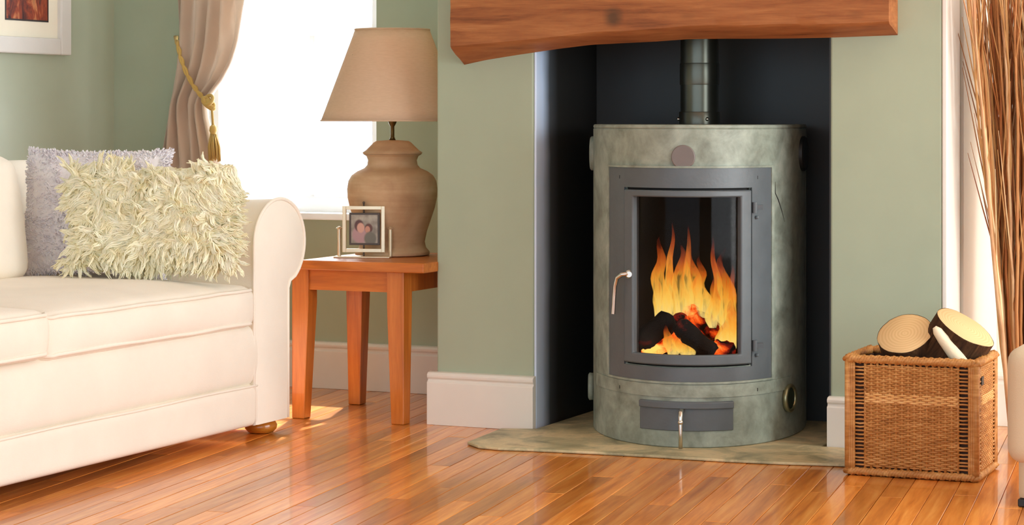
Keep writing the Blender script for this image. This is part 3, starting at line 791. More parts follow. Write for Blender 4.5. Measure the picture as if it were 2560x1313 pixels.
# ================================================================== CUSHIONS ON THE SOFA
def pillow(W, Hh, T, n=22):
    bm = nb(); V = {}
    def P(u, v, s):
        th = T / 2 * ((1 - u ** 4) * (1 - v ** 4)) ** 0.55 * s
        x = u * W / 2 * (1 - 0.05 * (1 - v * v)); z = v * Hh / 2 * (1 - 0.05 * (1 - u * u))
        return Vector((x, th, z))
    def g(i, j, s):
        e = i in (0, n) or j in (0, n); k = (i, j, 0 if e else s)
        if k not in V: V[k] = bm.verts.new(P(-1 + 2 * i / n, -1 + 2 * j / n, s))
        return V[k]
    for s in (-1, 1):
        for i in range(n):
            for j in range(n): bm.faces.new((g(i, j, s), g(i + 1, j, s), g(i + 1, j + 1, s), g(i, j + 1, s)))
    bmesh.ops.recalc_face_normals(bm, faces=bm.faces)
    return bm, P
def fur(P, W, Hh, count, length, rad, seed, wave=1.0, segs=5, grav=0.5, both=True, droop=(0, 0, -1)):
    rr = random.Random(seed); bm = nb()
    for i in range(count):
        u, v = rr.uniform(-1, 1), rr.uniform(-1, 1)
        if rr.random() < 0.22:
            if rr.random() < 0.5: u = rr.choice((-1, 1)) * rr.uniform(0.9, 1)
            else: v = rr.choice((-1, 1)) * rr.uniform(0.9, 1)
        s = -1 if rr.random() < 0.85 else 1
        p = P(u, v, s); e = 0.01
        du = P(min(1, u + e), v, s) - P(max(-1, u - e), v, s); dv = P(u, min(1, v + e), s) - P(u, max(-1, v - e), s)
        nn = du.cross(dv); nn = nn.normalized() if nn.length > 1e-9 else Vector((0, s, 0))
        if nn.y * s < 0: nn = -nn
        # near the rim lean outwards
        out = Vector((u ** 5, 0, v ** 5)); sw0 = Vector((noise.noise((p.x * 9, p.z * 9, seed)), 0, noise.noise((p.x * 9, p.z * 9, seed + 9))))
        d = (nn * 0.28 + out * 0.7 + sw0 * 2.2 + Vector((rr.gauss(0, 0.3), 0, rr.gauss(0, 0.3) - 0.15))).normalized()
        L = length * rr.uniform(0.6, 1.2); pts = []; q = p.copy() - nn * 0.004
        ph, fr = rr.uniform(0, 6.28), rr.uniform(2, 4) * wave
        side = d.cross(Vector((0, 0, 1))); side = side.normalized() if side.length > 1e-6 else Vector((1, 0, 0))
        swirl = Vector((noise.noise((p.x * 8, p.z * 8, seed)), 0, noise.noise((p.x * 8, p.z * 8, seed + 9)))) * 1.0
        for k in range(segs + 1):
            t = k / segs; pts.append(q + side * (rad * 1.2 * math.sin(ph + t * fr * 2)))
            d = (d + (Vector(droop) * grav + swirl) * (0.55 / segs)).normalized(); q = q + d * (L / segs)
        tube(bm, pts, [rad * f_ for f_ in [1.0, 1.1, 1.0, 0.85, 0.6, 0.2][:segs + 1]], 4, caps=False)
    return bm
def fleece(P, clumps, per, length, rad, seed, grav=0.7, segs=5):
    """wool: wavy clumps of fine strands that gather towards their tips and lie along the cover"""
    rr = random.Random(seed); bm = nb()
    for i in range(clumps):
        u, v = rr.uniform(-1, 1), rr.uniform(-1, 1)
        if rr.random() < 0.2:
            if rr.random() < 0.5: u = rr.choice((-1, 1)) * rr.uniform(0.9, 1)
            else: v = rr.choice((-1, 1)) * rr.uniform(0.9, 1)
        s = -1 if rr.random() < 0.88 else 1
        p = P(u, v, s); e = 0.01
        du = P(min(1, u + e), v, s) - P(max(-1, u - e), v, s); dv = P(u, min(1, v + e), s) - P(u, max(-1, v - e), s)
        nn = du.cross(dv); nn = nn.normalized() if nn.length > 1e-9 else Vector((0, s, 0))
        if nn.y * s < 0: nn = -nn
        out = Vector((u ** 5, 0, v ** 5))
        sw = Vector((noise.noise((p.x * 10, p.z * 10, seed)), 0, noise.noise((p.x * 10, p.z * 10, seed + 9))))
        d = (nn * 0.16 + out * 0.5 + sw * 2.0 + Vector((rr.gauss(0, 0.35), 0, rr.gauss(0, 0.35) - 0.35))).normalized()
        L = length * rr.uniform(0.7, 1.25); q = p - nn * 0.003; path = []; ph = rr.uniform(0, 6.28); fr = rr.uniform(5, 9)
        side = d.cross(nn); side = side.normalized() if side.length > 1e-6 else Vector((1, 0, 0))
        for k in range(segs + 1):
            t = k / segs; path.append(q + side * (0.0045 * math.sin(ph + t * fr)) + nn * (0.002 * math.cos(ph + t * fr)))
            d = (d + (Vector((0, 0, -1)) * grav + sw * 0.8) * (0.5 / segs)).normalized(); q = q + d * (L / segs)
        for m in range(per):
            a = rr.uniform(0, 6.28); r_ = 0.012 * math.sqrt(rr.random()); off = side * (r_ * math.cos(a)) + d.cross(side) * (r_ * 0.5 * math.sin(a))
            lk = rr.uniform(0.75, 1.1); wob = rr.uniform(0, 6.28); n_ = len(path)
            pts = [path[0] + (path[k] - path[0]) * lk + off * (1 - 0.72 * k / segs) + side * (0.0014 * math.sin(wob + k * 2.1)) for k in range(n_)]
            tube(bm, pts, [rad * f_ for f_ in (1.0, 1.05, 1.0, 0.9, 0.7, 0.3)][:n_], 3, caps=False)
    return bm
def m_fur(name, dark, light, sub=0.0, trans=0.25):
    t = MT(name, 0.85, 0.2, sheen=0.0); f = t.noise(t.coord(), 30, 3)
    c = t.ramp(f, [(0.3, dark), (0.65, light)]); t.color(c)
    tl_ = t.n('ShaderNodeBsdfTranslucent'); t.l(c, tl_.inputs[0]); mx_ = t.n('ShaderNodeMixShader'); mx_.inputs[0].default_value = 0.04
    t.l(t.b.outputs[0], mx_.inputs[1]); t.l(tl_.outputs[0], mx_.inputs[2]); t.l(mx_.outputs[0], t.out.inputs[0]); return t.m
M_SHAG = m_fur('cream_sheepskin', srgb(255, 247, 208), srgb(255, 253, 230))
M_PLUSH = m_fur('lilac_grey_plush', srgb(240, 234, 240), srgb(250, 247, 251))
# plush cushion behind
def place_cushion(pxl, pxr, pyt, pyb, y, W_extra=0):
    a, b = aty(pxl, pyb, y), aty(pxr, pyt, y)
    return a, b
a, b = aty(88, 686, 6.02), aty(432, 376, 6.02)
W1, H1 = b.x - a.x, b.z - a.z
pl = thing('plush_cushion', 'lilac-grey plush cushion standing half hidden behind the shaggy cream cushion', 'cushion', ((a.x + b.x) / 2, 5.985, (a.z + b.z) / 2 + 0.002))
pl.rotation_euler = (math.radians(-5), 0, math.radians(4))
bm, P = pillow(W1, H1, 0.11); obj('cover', bm, M_PLUSH, pl)
stuff(obj('pile', fur(P, W1, H1, 7000, 0.013, 0.0026, 3, segs=3, grav=0.3), M_PLUSH, pl))
bm, P2 = pillow(0.10, 0.10, 0.05, 10)
a, b = aty(212, 655, 5.86), aty(574, 420, 5.86)
W2, H2 = b.x - a.x, b.z - a.z
bm.free()
sh = thing('shaggy_cushion', 'long-haired cream sheepskin cushion leaning in the corner of the sofa', 'cushion', ((a.x + b.x) / 2, 5.835, (a.z + b.z) / 2))
sh.rotation_euler = (math.radians(-8), math.radians(-2.5), math.radians(13))
bm, P = pillow(W2, H2, 0.13); obj('cover', bm, M_SHAG, sh)
stuff(obj('fleece', fleece(P, 1900, 10, 0.056, 0.0032, 11), M_SHAG, sh))

# ================================================================== CURTAIN
M_CURT = m_fabric('taupe_silk', srgb(206, 188, 168), 0.5, 0.12, 500, 0.5, 0.08)
nt_ = M_CURT.node_tree; tl_ = nt_.nodes.new('ShaderNodeBsdfTranslucent'); tl_.inputs[0].default_value = srgb(226, 212, 198)
mx_ = nt_.nodes.new('ShaderNodeMixShader'); mx_.inputs[0].default_value = 0.26
nt_.links.new(nt_.nodes['Principled BSDF'].outputs[0], mx_.inputs[1]); nt_.links.new(tl_.outputs[0], mx_.inputs[2]); nt_.links.new(mx_.outputs[0], nt_.nodes['Material Output'].inputs[0])
M_GOLD = m_fabric('gold_cord', srgb(206, 172, 96), 0.6, 0.12, 1200, 0.2, 0.3)
CY = 7.235
left_e = [(-160, 442), (0, 442), (100, 441), (170, 437), (230, 430), (300, 420), (380, 408), (500, 400), (1000, 396)]
right_e = [(-160, 628), (0, 612), (60, 606), (110, 600), (160, 586), (200, 566), (235, 540), (255, 526), (290, 527), (340, 536), (400, 548), (600, 560), (1000, 566)]
def cr_pt(py, u, ph=0.0):
    L, Rr = lerp(left_e, py), lerp(right_e, py)
    wdt = Rr - L; px = L + wdt * u
    squeeze = (wdt - 95) / 90.0
    nf = 5.0
    fold = math.sin(u * nf * 2 * PI + 0.9 * math.sin(py * 0.008 + u * 3)) + 0.4 * math.sin(u * 13 * PI + py * 0.01 + 1)
    amp = 0.026 - 0.006 * squeeze
    p = aty(px, py, CY); p.y += amp * fold - 0.012 * math.exp(-((py - 250) / 90) ** 2)
    return p
bm = nb(); rows = []
NU, NV = 120, 70
for j in range(NV + 1):
    py = -150 + (960 + 150) * j / NV
    rows.append([bm.verts.new(cr_pt(py, i / NU)) for i in range(NU + 1)])
for a, b in zip(rows, rows[1:]):
    for i in range(NU): bm.faces.new((a[i], a[i + 1], b[i + 1], b[i]))
curt = thing('curtain', 'taupe curtain gathered to the left of the bright window by a gold cord', 'curtain', aty(500, 962, CY))
o = obj('drape', bm, M_CURT, curt); o.location = -curt.location
sm = o.modifiers.new('thick', 'SOLIDIFY'); sm.thickness = 0.003
# tie-back cord
cp = [(440, 92, 0.07), (444, 110, -0.02), (452, 145, -0.05), (465, 180, -0.055), (482, 212, -0.055), (500, 236, -0.055), (516, 252, -0.055)]
pts = [aty(x, y, CY + d_) for x, y, d_ in cp]
bm = nb(); P_ = []
for a, b in zip(pts, pts[1:]): P_ += [a.lerp(b, k / 5) for k in range(5)]
P_.append(pts[-1])
for s in (0, PI):
    tube(bm, [p + Vector((math.cos(s + i * 0.9), 0, math.sin(s + i * 0.9))) * 0.0045 for i, p in enumerate(P_)], 0.0058, 8)
tie = thing('curtain_tieback', 'gold rope tieback with knot and tassel around the taupe curtain', 'tieback', aty(521, 256, CY - 0.06))
def TB(name, bm, m=M_GOLD):
    o = obj(name, bm, m, tie); o.location = -tie.location; return o
TB('cord', bm)
bm = nb(); kc = aty(521, 256, CY - 0.062)
for k in range(3):
    pts = []
    for i in range(20):
        a = 2 * PI * i / 20
        pts.append(kc + Vector((0.017 * math.cos(a + k), 0.012 * math.sin(a * 1.0 + k * 2), 0.017 * math.sin(a) - 0.008 * (k - 1))))
    tube(bm, pts, 0.0075, 8, closed=True)
bmesh.ops.create_uvsphere(bm, u_segments=16, v_segments=10, radius=0.015, matrix=Matrix.Translation(kc))
TB('knot', bm)
tt = aty(530, 275, CY - 0.06); tb = aty(536, 392, CY - 0.06); th_ = aty(533, 320, CY - 0.06)
bm = nb(); tube(bm, [kc, tt, th_], 0.005, 8); lathe(bm, [(0.006, 0.012), (0.013, 0.004), (0.015, -0.01), (0.011, -0.02), (0.013, -0.024)], 18, Matrix.Translation(th_)); TB('tassel_head', bm)
bm = nb()
for i in range(110):
    a = R.uniform(0, 2 * PI); r_ = math.sqrt(R.random())
    p0 = th_ + Vector((0.011 * r_ * math.cos(a), 0.011 * r_ * math.sin(a), -0.022)); p2 = Vector((tb.x, tb.y, tb.z)) + Vector((0.024 * r_ * math.cos(a), 0.022 * r_ * math.sin(a), R.uniform(-0.02, 0.01)))
    p1 = p0.lerp(p2, 0.5) + Vector((0.006 * r_ * math.cos(a), 0.006 * r_ * math.sin(a), 0)); tube(bm, [p0, p1, p2], 0.0018, 4)
stuff(TB('tassel_fringe', bm))

# ================================================================== SIDE TABLE
TZ = 0.527
tx0, tx1 = aty(752, 660, 6.50).x, aty(1061, 660, 6.50).x
ty0, ty1 = 6.495, 7.03
table = thing('side_table', 'orange oak side table with tapered legs between sofa and chimney breast', 'table', ((tx0 + tx1) / 2, (ty0 + ty1) / 2, 0))
tl = table.location
def TB_(name, bm, m=M_OAK, **k):
    o = obj(name, bm, m, table, smooth=False, **k); o.location = -Vector(tl); return o
TB_('tabletop', boxes((tx0, tx1, ty0, ty1, TZ - 0.032, TZ)), M_OAKTOP, bevel=0.004)
lx0, lx1 = atz(733, 1045).x, atz(1032, 1057).x; ly0, ly1 = ty0 + 0.035, ty1 - 0.06
for (x, y, sx, sy) in ((lx0, ly0, 1, 1), (lx1, ly0, -1, 1), (lx0, ly1, 1, -1), (lx1, ly1, -1, -1)):
    bm = nb(); wt, wb = 0.062, 0.046
    def q(w_, z): return [(x, y, z), (x + sx * w_, y, z), (x + sx * w_, y + sy * w_, z), (x, y + sy * w_, z)]
    r = [[bm.verts.new(p) for p in q(w_, z)] for w_, z in ((wb, 0.0), (wt, 0.38), (wt, TZ - 0.032))]
    for a, b in zip(r, r[1:]):
        for k in range(4): bm.faces.new((a[k], a[(k + 1) % 4], b[(k + 1) % 4], b[k]))
    bm.faces.new(r[0][::-1]); bm.faces.new(r[-1]); TB_('leg', bm, bevel=0.003)
az0, az1 = TZ - 0.10, TZ - 0.0322
TB_('apron', boxes((lx0 + 0.061, lx1 - 0.061, ly0 + 0.008, ly0 + 0.028, az0, az1)), M_OAKTOP)
TB_('apron', boxes((lx0 + 0.061, lx1 - 0.061, ly1 - 0.028, ly1 - 0.008, az0, az1)), M_OAKTOP)
TB_('apron', boxes((lx0 + 0.008, lx0 + 0.028, ly0 + 0.061, ly1 - 0.061, az0, az1)), M_OAK)
TB_('apron', boxes((lx1 - 0.028, lx1 - 0.008, ly0 + 0.061, ly1 - 0.061, az0, az1)), M_OAK)

# ================================================================== TABLE LAMP
LY = 6.84
lc = aty(981, 632, LY); k_ = LY / ray(981, 600).y / F      # metres per pixel at the lamp
lamp = thing('table_lamp', 'terracotta urn table lamp with pale tapered shade on the side table', 'lamp', (lc.x, LY, TZ))
zl = lambda py: max(0, (634 - py)) * k_
def m_terra():
    t = MT('weathered_terracotta', 0.8, 0.25); v = t.coord()
    f = t.noise(v, 7, 6, 0.6, 0.5); bnd = t.noise(t.coord((2, 2, 26)), 1.5, 4)
    h = t.math('ADD', t.math('MULTIPLY', f, 0.6), t.math('MULTIPLY', bnd, 0.4))
    t.color(t.ramp(h, [(0.3, srgb(168, 134, 102)), (0.5, srgb(194, 162, 126)), (0.7, srgb(214, 186, 152))])); t.bump(bnd, 0.25, 0.006); return t.m
M_TERRA = m_terra()
prof = [(84, 634), (93, 631), (93, 624), (84, 614), (81, 600), (86, 575), (95, 548), (106, 515), (112, 488), (113, 468), (110, 448), (102, 434), (88, 424), (70, 416), (63, 408), (61, 396), (65, 386), (73, 381)]
P_ = []
for (r0, y0), (r1, y1) in zip(prof, prof[1:]):
    for q in range(3): P_.append(((r0 + (r1 - r0) * q / 3) * k_, zl(y0 + (y1 - y0) * q / 3)))
P_.append((prof[-1][0] * k_, zl(prof[-1][1])))
bm = nb(); lathe(bm, P_, 64); obj('urn', bm, M_TERRA, lamp)
bm = nb(); lathe(bm, [(73 * k_, zl(380.5)), (75 * k_, zl(377)), (66 * k_, zl(371)), (56 * k_, zl(361)), (47 * k_, zl(352)), (40 * k_, zl(348)), (12 * k_, zl(346))], 64); obj('lid', bm, M_TERRA, lamp)
bm = nb(); lathe(bm, [(9 * k_, zl(347)), (5 * k_, zl(338)), (5 * k_, zl(312)), (9 * k_, zl(305)), (11 * k_, zl(299)), (9 * k_, zl(288)), (13 * k_, zl(284)), (13 * k_, zl(250)), (4 * k_, zl(248))], 24); obj('stem', bm, plain('antique_brass', srgb(96, 74, 36), 0.35, 0.1, 20, 0, metal=0.8), lamp)
bm = nb(); bmesh.ops.create_uvsphere(bm, u_segments=20, v_segments=14, radius=0.03, matrix=Matrix.Translation((0, 0, zl(228)))); obj('bulb', bm, plain('frosted_bulb', srgb(235, 232, 224), 0.4, 0.01, 5, 0), lamp)
d = bpy.data.lights.new('lamp_light', 'POINT'); d.energy = 0.3; d.color = (1, 0.62, 0.36); d.shadow_soft_size = 0.035
ll = bpy.data.objects.new('lamp_light', d); COL.objects.link(ll); ll.location = (lc.x, LY, TZ + zl(195))
def m_shade():
    t = MT('linen_shade', 0.9, 0.15); v = t.coord()
    f = t.noise(t.coord((1, 1, 6)), 50, 2)
    t.color(t.ramp(f, [(0.3, srgb(222, 204, 178)), (0.7, srgb(234, 216, 192))]))
    t.b.inputs['Transmission Weight'].default_value = 0.0
    tl_ = t.n('ShaderNodeBsdfTranslucent'); tl_.inputs[0].default_value = srgb(240, 214, 182)
    mx_ = t.n('ShaderNodeMixShader'); mx_.inputs[0].default_value = 0.45
    t.l(t.b.outputs[0], mx_.inputs[1]); t.l(tl_.outputs[0], mx_.inputs[2]); t.l(mx_.outputs[0], t.out.inputs[0])
    return t.m
M_SHADE = m_shade()
bm = nb(); r0, r1, z0, z1 = 178 * k_, 93 * k_, zl(297), zl(70)
lathe(bm, [(r0 + (r1 - r0) * i / 8, z0 + (z1 - z0) * i / 8) for i in range(9)], 72, None, False, False)
shade = obj('lamp_shade', bm, M_SHADE, lamp); sm = shade.modifiers.new('t', 'SOLIDIFY'); sm.thickness = 0.002
for (r_, z_) in ((r0, z0), (r1, z1)):
    bm = nb(); tube(bm, [(r_ * math.cos(2 * PI * i / 60), r_ * math.sin(2 * PI * i / 60), z_) for i in range(60)], 0.003, 6, closed=True)
    obj('shade_rim', bm, M_SHADE, shade)
bm = nb()
for a in (0, 2 * PI / 3, 4 * PI / 3):
    rr_ = r1 + (r0 - r1) * 0.28; tube(bm, [(0, 0, zl(255)), (0.02 * math.cos(a), 0.02 * math.sin(a), zl(215)), (rr_ * math.cos(a), rr_ * math.sin(a), z1 - (z1 - z0) * 0.28)], 0.0018, 6)
obj('shade_carrier', bm, M_STEEL, shade)

# ================================================================== PHOTO FRAME ON THE TABLE
fc = atz(898, 646, TZ); kf = fc.y / ray(898, 640).y / F
M_NICK = plain('pale_nickel', srgb(222, 206, 176), 0.28, 0.05, 30, 0, metal=0.6)
pfm = thing('photo_frame', 'small pale metal swivel photo frame standing on the side table', 'picture frame', (fc.x, fc.y + 0.03, TZ), math.radians(17))
def fx(px): return (px - 898) * kf
def fz(py): return max(0.0, (646 - py) * kf)
# tray base, outer square frame, pivots, hanging photo
obj('tray', boxes((fx(825), fx(968), -0.028, 0.035, 0.0, 0.006)), M_NICK, pfm, smooth=False, bevel=0.002)
x0, x1, z0, z1, wd = fx(845), fx(953), fz(632), fz(516), 9 * kf
obj('outer_frame', boxes((x0, x0 + wd, -0.006, 0.006, z0, z1), (x1 - wd, x1, -0.006, 0.006, z0, z1), (x0 + wd, x1 - wd, -0.006, 0.006, z1 - wd, z1), (x0 + wd, x1 - wd, -0.006, 0.006, z0, z0 + wd)), M_NICK, pfm, smooth=False, bevel=0.001)
a0, a1, b0, b1 = fx(862), fx(940), fz(614), fz(533)
M_DKF = plain('dark_inner_frame', srgb(70, 58, 48), 0.4, 0.1, 20, 0)
ph = obj('photo_mount', boxes((a0, a1, -0.003, 0.003, b0, b1)), M_DKF, pfm, smooth=False, bevel=0.001)
def m_photo():
    t = MT('printed_portrait', 0.3, 0.4)
    tc = t.n('ShaderNodeTexCoord'); g = tc.outputs['Generated']
    def blob(cx, cz, rx, rz, base, col, soft=0.25):
        mp = t.n('ShaderNodeMapping'); mp.vector_type = 'POINT'
        mp.inputs['Location'].default_value = (-cx / rx, 0, -cz / rz); mp.inputs['Scale'].default_value = (1 / rx, 0, 1 / rz)
        t.l(g, mp.inputs[0]); ln = t.n('ShaderNodeVectorMath', operation='LENGTH'); t.l(mp.outputs[0], ln.inputs[0])
        f = t.ramp(ln.outputs['Value'], [(1 - soft, (1, 1, 1, 1)), (min(1.0, 1.0), (0, 0, 0, 1))])
        return t.mix(f, base, col)
    c = t.ramp(t.noise(g, 3, 3), [(0.3, srgb(120, 112, 98)), (0.7, srgb(176, 168, 152))])
    c = blob(0.34, 0.30, 0.34, 0.36, c, srgb(176, 140, 140))
    c = blob(0.30, 0.62, 0.20, 0.24, c, srgb(84, 50, 44))
    c = blob(0.36, 0.54, 0.16, 0.20, c, srgb(206, 158, 138))
    c = blob(0.66, 0.52, 0.17, 0.20, c, srgb(96, 54, 36))
    c = blob(0.62, 0.48, 0.11, 0.14, c, srgb(196, 140, 116))
    c = blob(0.72, 0.16, 0.26, 0.28, c, srgb(110, 104, 88))
    t.color(c); return t.m
obj('photograph', boxes((a0 + 0.007, a1 - 0.007, -0.0042, -0.0031, b0 + 0.007, b1 - 0.007)), m_photo(), ph, smooth=False)
for z_a, z_b in ((b1, z1 - wd), (z0 + wd, b0), (0.005, z0)):
    bm = nb(); tube(bm, [((x0 + x1) / 2, 0, z_a), ((x0 + x1) / 2, 0, z_b)], 0.0032, 8); obj('pivot', bm, M_DKF, pfm)
bm = nb(); tube(bm, [((x0 + x1) / 2, 0, z1), ((x0 + x1) / 2, 0, z1 + 0.01)], 0.0028, 8)
bmesh.ops.create_uvsphere(bm, u_segments=10, v_segments=8, radius=0.0045, matrix=Matrix.Translation(((x0 + x1) / 2, 0, z1 + 0.011)))
obj('finial', bm, M_DKF, pfm)
for xx in (fx(833), fx(964)):
    bm = nb(); tube(bm, [(xx, 0.022, 0.005), (xx, 0.022, fz(575))], 0.007, 12); lathe(bm, [(0.010, 0), (0.011, 0.003), (0.004, 0.009)], 16, Matrix.Translation((xx, 0.022, fz(575)))); flat_by_angle(obj('post', bm, M_NICK, pfm), 0.5)

# ================================================================== PICTURE ON THE LEFT WALL
def lw(px, py): p = atx(px, py, XL); return p.y, p.z
py1, pz0 = lw(163, 139); my1, mz0 = lw(137, 97); iy1, iz0 = lw(111, 52); iy0, _ = lw(8, 40)
wmo = py1 - my1
cyc = (iy0 + iy1) / 2; hw = py1 - cyc
oy0, oy1, oz0, oz1 = cyc - hw, cyc + hw, pz0, pz0 + 0.52
pic = thing('framed_picture', 'dark red framed print with cream mount and pale moulding on the left wall', 'picture', (XL, cyc, oz0))
def PO(name, bm, m, par=None, **k):
    o = obj(name, bm, m, pic if par is None else par, smooth=False, **k)
    if par is None: o.location = -pic.location
    return o
fm = plain('pale_grey_moulding', srgb(214, 212, 208), 0.4, 0.03, 10, 0.02)
wz = mz0 - pz0
bm = boxes((XL + 0.001, XL + 0.030, oy0, oy0 + wmo, oz0, oz1), (XL + 0.001, XL + 0.030, oy1 - wmo, oy1, oz0, oz1), (XL + 0.001, XL + 0.030, oy0 + wmo, oy1 - wmo, oz0, oz0 + wz), (XL + 0.001, XL + 0.030, oy0 + wmo, oy1 - wmo, oz1 - wz, oz1))
PO('moulding', bm, fm, bevel=0.006)
PO('mount', boxes((XL + 0.001, XL + 0.012, oy0 + wmo - 0.005, oy1 - wmo + 0.005, oz0 + wz - 0.005, oz1 - wz + 0.005)), plain('cream_mount', srgb(236, 230, 212), 0.8, 0.02, 10, 0.02))
def m_art():
    t = MT('red_print', 0.5, 0.3); v = t.coord((1, 7, 3.5))
    f = t.noise(v, 3.0, 4, 0.6, 0.8)
    c = t.ramp(f, [(0.3, srgb(46, 30, 34)), (0.42, srgb(98, 44, 36)), (0.55, srgb(150, 66, 40)), (0.66, srgb(196, 128, 84)), (0.75, srgb(84, 60, 48))])
    t.color(c); return t.m
PO('print', boxes((XL + 0.0121, XL + 0.0135, iy0, iy1, iz0, oz1 - wz - 0.08)), m_art())
PO('print_border', boxes((XL + 0.0121, XL + 0.0142, iy0 - 0.006, iy0, iz0 - 0.006, oz1 - wz - 0.074), (XL + 0.0121, XL + 0.0142, iy1, iy1 + 0.006, iz0 - 0.006, oz1 - wz - 0.074), (XL + 0.0121, XL + 0.0142, iy0, iy1, iz0 - 0.006, iz0), (XL + 0.0121, XL + 0.0142, iy0, iy1, oz1 - wz - 0.08, oz1 - wz - 0.074)), plain('dark_border', srgb(44, 34, 36), 0.5, 0.1, 10, 0))

# ================================================================== WICKER BASKET
M_WICK = wood('honey_willow', srgb(146, 92, 40), srgb(188, 130, 66), srgb(218, 168, 104), (14, 14, 60), 0.5, bump=0.1)
M_WICK2 = wood('pale_willow', srgb(196, 140, 76), srgb(228, 178, 110), srgb(240, 200, 140), (14, 14, 60), 0.5, bump=0.1)
bl, br = atz(2119, 1187), atz(2441, 1207)
BW, BD, BH = (br - bl).length, 0.27, 0.335
brz = math.atan2(br.y - bl.y, br.x - bl.x)
bask = thing('log_basket', 'square honey-coloured wicker basket filled with cut logs beside the hearth', 'basket', bl, brz)
def weave_face(Wd, put):
    """weavers, stakes and ladder bars for one side; put(x, out, z) maps to basket space"""
    wv = nb(); st = nb(); ld = nb(); bd = nb()
    x0, x1 = 0.050, Wd - 0.050
    ns = 15; step = (x1 - x0) / ns; nr = 54; z0, z1 = 0.026, BH - 0.026
    for r in range(nr):
        z = z0 + (z1 - z0) * (r + 0.5) / nr; pts = []; 
        band = 0.0016 if 34 <= r <= 38 else 0.0
        for i in range(ns * 2 + 1):
            x = x0 + step * i / 2
            amp = 0.0036 * math.cos(PI * i / 2 + (PI if r % 2 else 0)) if i % 2 == 0 else 0
            pts.append(put(x, amp + band + 0.0006 * noise.noise((x * 40, z * 90, 1)), z + 0.0008 * noise.noise((x * 12, r * 3.1, 5))))
        tube(bd if 34 <= r <= 38 else wv, pts, 0.0031, 5)
    for i in range(ns + 1):
        x = x0 + step * i
        tube(st, [put(x, 0, z0 - 0.006), put(x, 0, BH / 2), put(x, 0, z1 + 0.006)], 0.0042, 6)
    for side in (0, 1):
        xa, xb = (0.020, 0.052) if side == 0 else (Wd - 0.052, Wd - 0.020)
        for r in range(27):
            z = z0 + (z1 - z0) * (r + 0.5) / 27 + R.uniform(-0.001, 0.001)
            tube(ld, [put(xa, 0.001, z), put((xa + xb) / 2, 0.003, z + R.uniform(-0.0015, 0.0015)), put(xb, 0.001, z)], 0.0027, 5)
        # wrapped corner strip
        xs = (0.006, 0.012, 0.018) if side == 0 else (Wd - 0.006, Wd - 0.012, Wd - 0.018)
        for x in xs: tube(st, [put(x, 0.002 + 0.0012 * math.sin(q * 1.7 + x * 90), z0 - 0.006 + (z1 - z0 + 0.012) * q / 16) for q in range(17)], 0.0047, 6)
    return wv, st, ld, bd
faces = [(BW, lambda x, o, z: Vector((x, -o, z))), (BD, lambda x, o, z: Vector((BW + o, x, z))), (BW, lambda x, o, z: Vector((BW - x, BD + o, z))), (BD, lambda x, o, z: Vector((-o, BD - x, z)))]
for Wd, put in faces:
    if Wd == BD: pass
    wv, st, ld, bd = weave_face(Wd, put)
    pn = stuff(obj('woven_side', wv, M_WICK, bask)); stuff(obj('stakes', st, M_WICK, pn)); stuff(obj('ladder_bars', ld, M_WICK, pn)); stuff(obj('pale_band', bd, M_WICK2, pn))
for (x, y) in ((0, 0), (BW, 0), (BW, BD), (0, BD)):
    bm = nb(); tube(bm, [(x, y, 0.004), (x, y, BH - 0.01)], 0.008, 10); obj('corner_post', bm, M_WICK, bask)
def braid(z, rad, name):
    bm = nb(); path = []
    for (p, q, n) in (((0, 0), (BW, 0), 60), ((BW, 0), (BW, BD), 50), ((BW, BD), (0, BD), 60), ((0, BD), (0, 0), 50)):
        for i in range(n): path.append((p[0] + (q[0] - p[0]) * i / n, p[1] + (q[1] - p[1]) * i / n))
    for s in range(3):
        pts = []
        for i, (x, y) in enumerate(path):
            a = i * 1.5 + s * 2 * PI / 3; dx, dy = x - BW / 2, y - BD / 2
            ox = 1 if abs(dx) >= BW / 2 - 1e-6 else 0; oy = 1 if abs(dy) >= BD / 2 - 1e-6 else 0
            o_ = rad * 0.55 * math.cos(a)
            pts.append((x + math.copysign(o_ * ox, dx) * (1 if o_ > 0 else -1) * (1 if o_ > 0 else 1) if ox else x, y + (math.copysign(1, dy) * o_ if oy else 0), z + rad * 0.55 * math.sin(a)))
        tube(bm, pts, rad * 0.62, 6, closed=True)
    obj(name, bm, M_WICK, bask)
braid(BH - 0.011, 0.012, 'rim'); braid(0.012, 0.011, 'foot_border')
obj('shade_liner', boxes((0.008, BW - 0.008, 0.008, 0.012, 0.012, BH - 0.02), (0.008, BW - 0.008, BD - 0.012, BD - 0.008, 0.012, BH - 0.02), (0.008, 0.012, 0.012, BD - 0.012, 0.012, BH - 0.02), (BW - 0.012, BW - 0.008, 0.012, BD - 0.012, 0.012, BH - 0.02), (0.008, BW - 0.008, 0.008, BD - 0.008, 0.006, 0.012)), plain('painted_shade_inside', srgb(66, 38, 20), 0.8, 0.2, 30, 0.2), bask, smooth=False)  # dark sheets behind the weave, coloured as the shade inside the basket
# hand slot near the top of the right side
obj('hand_slot', boxes((BW + 0.0035, BW + 0.006, 0.045, 0.075, BH - 0.075, BH - 0.052)), M_DISC, bask, smooth=False)

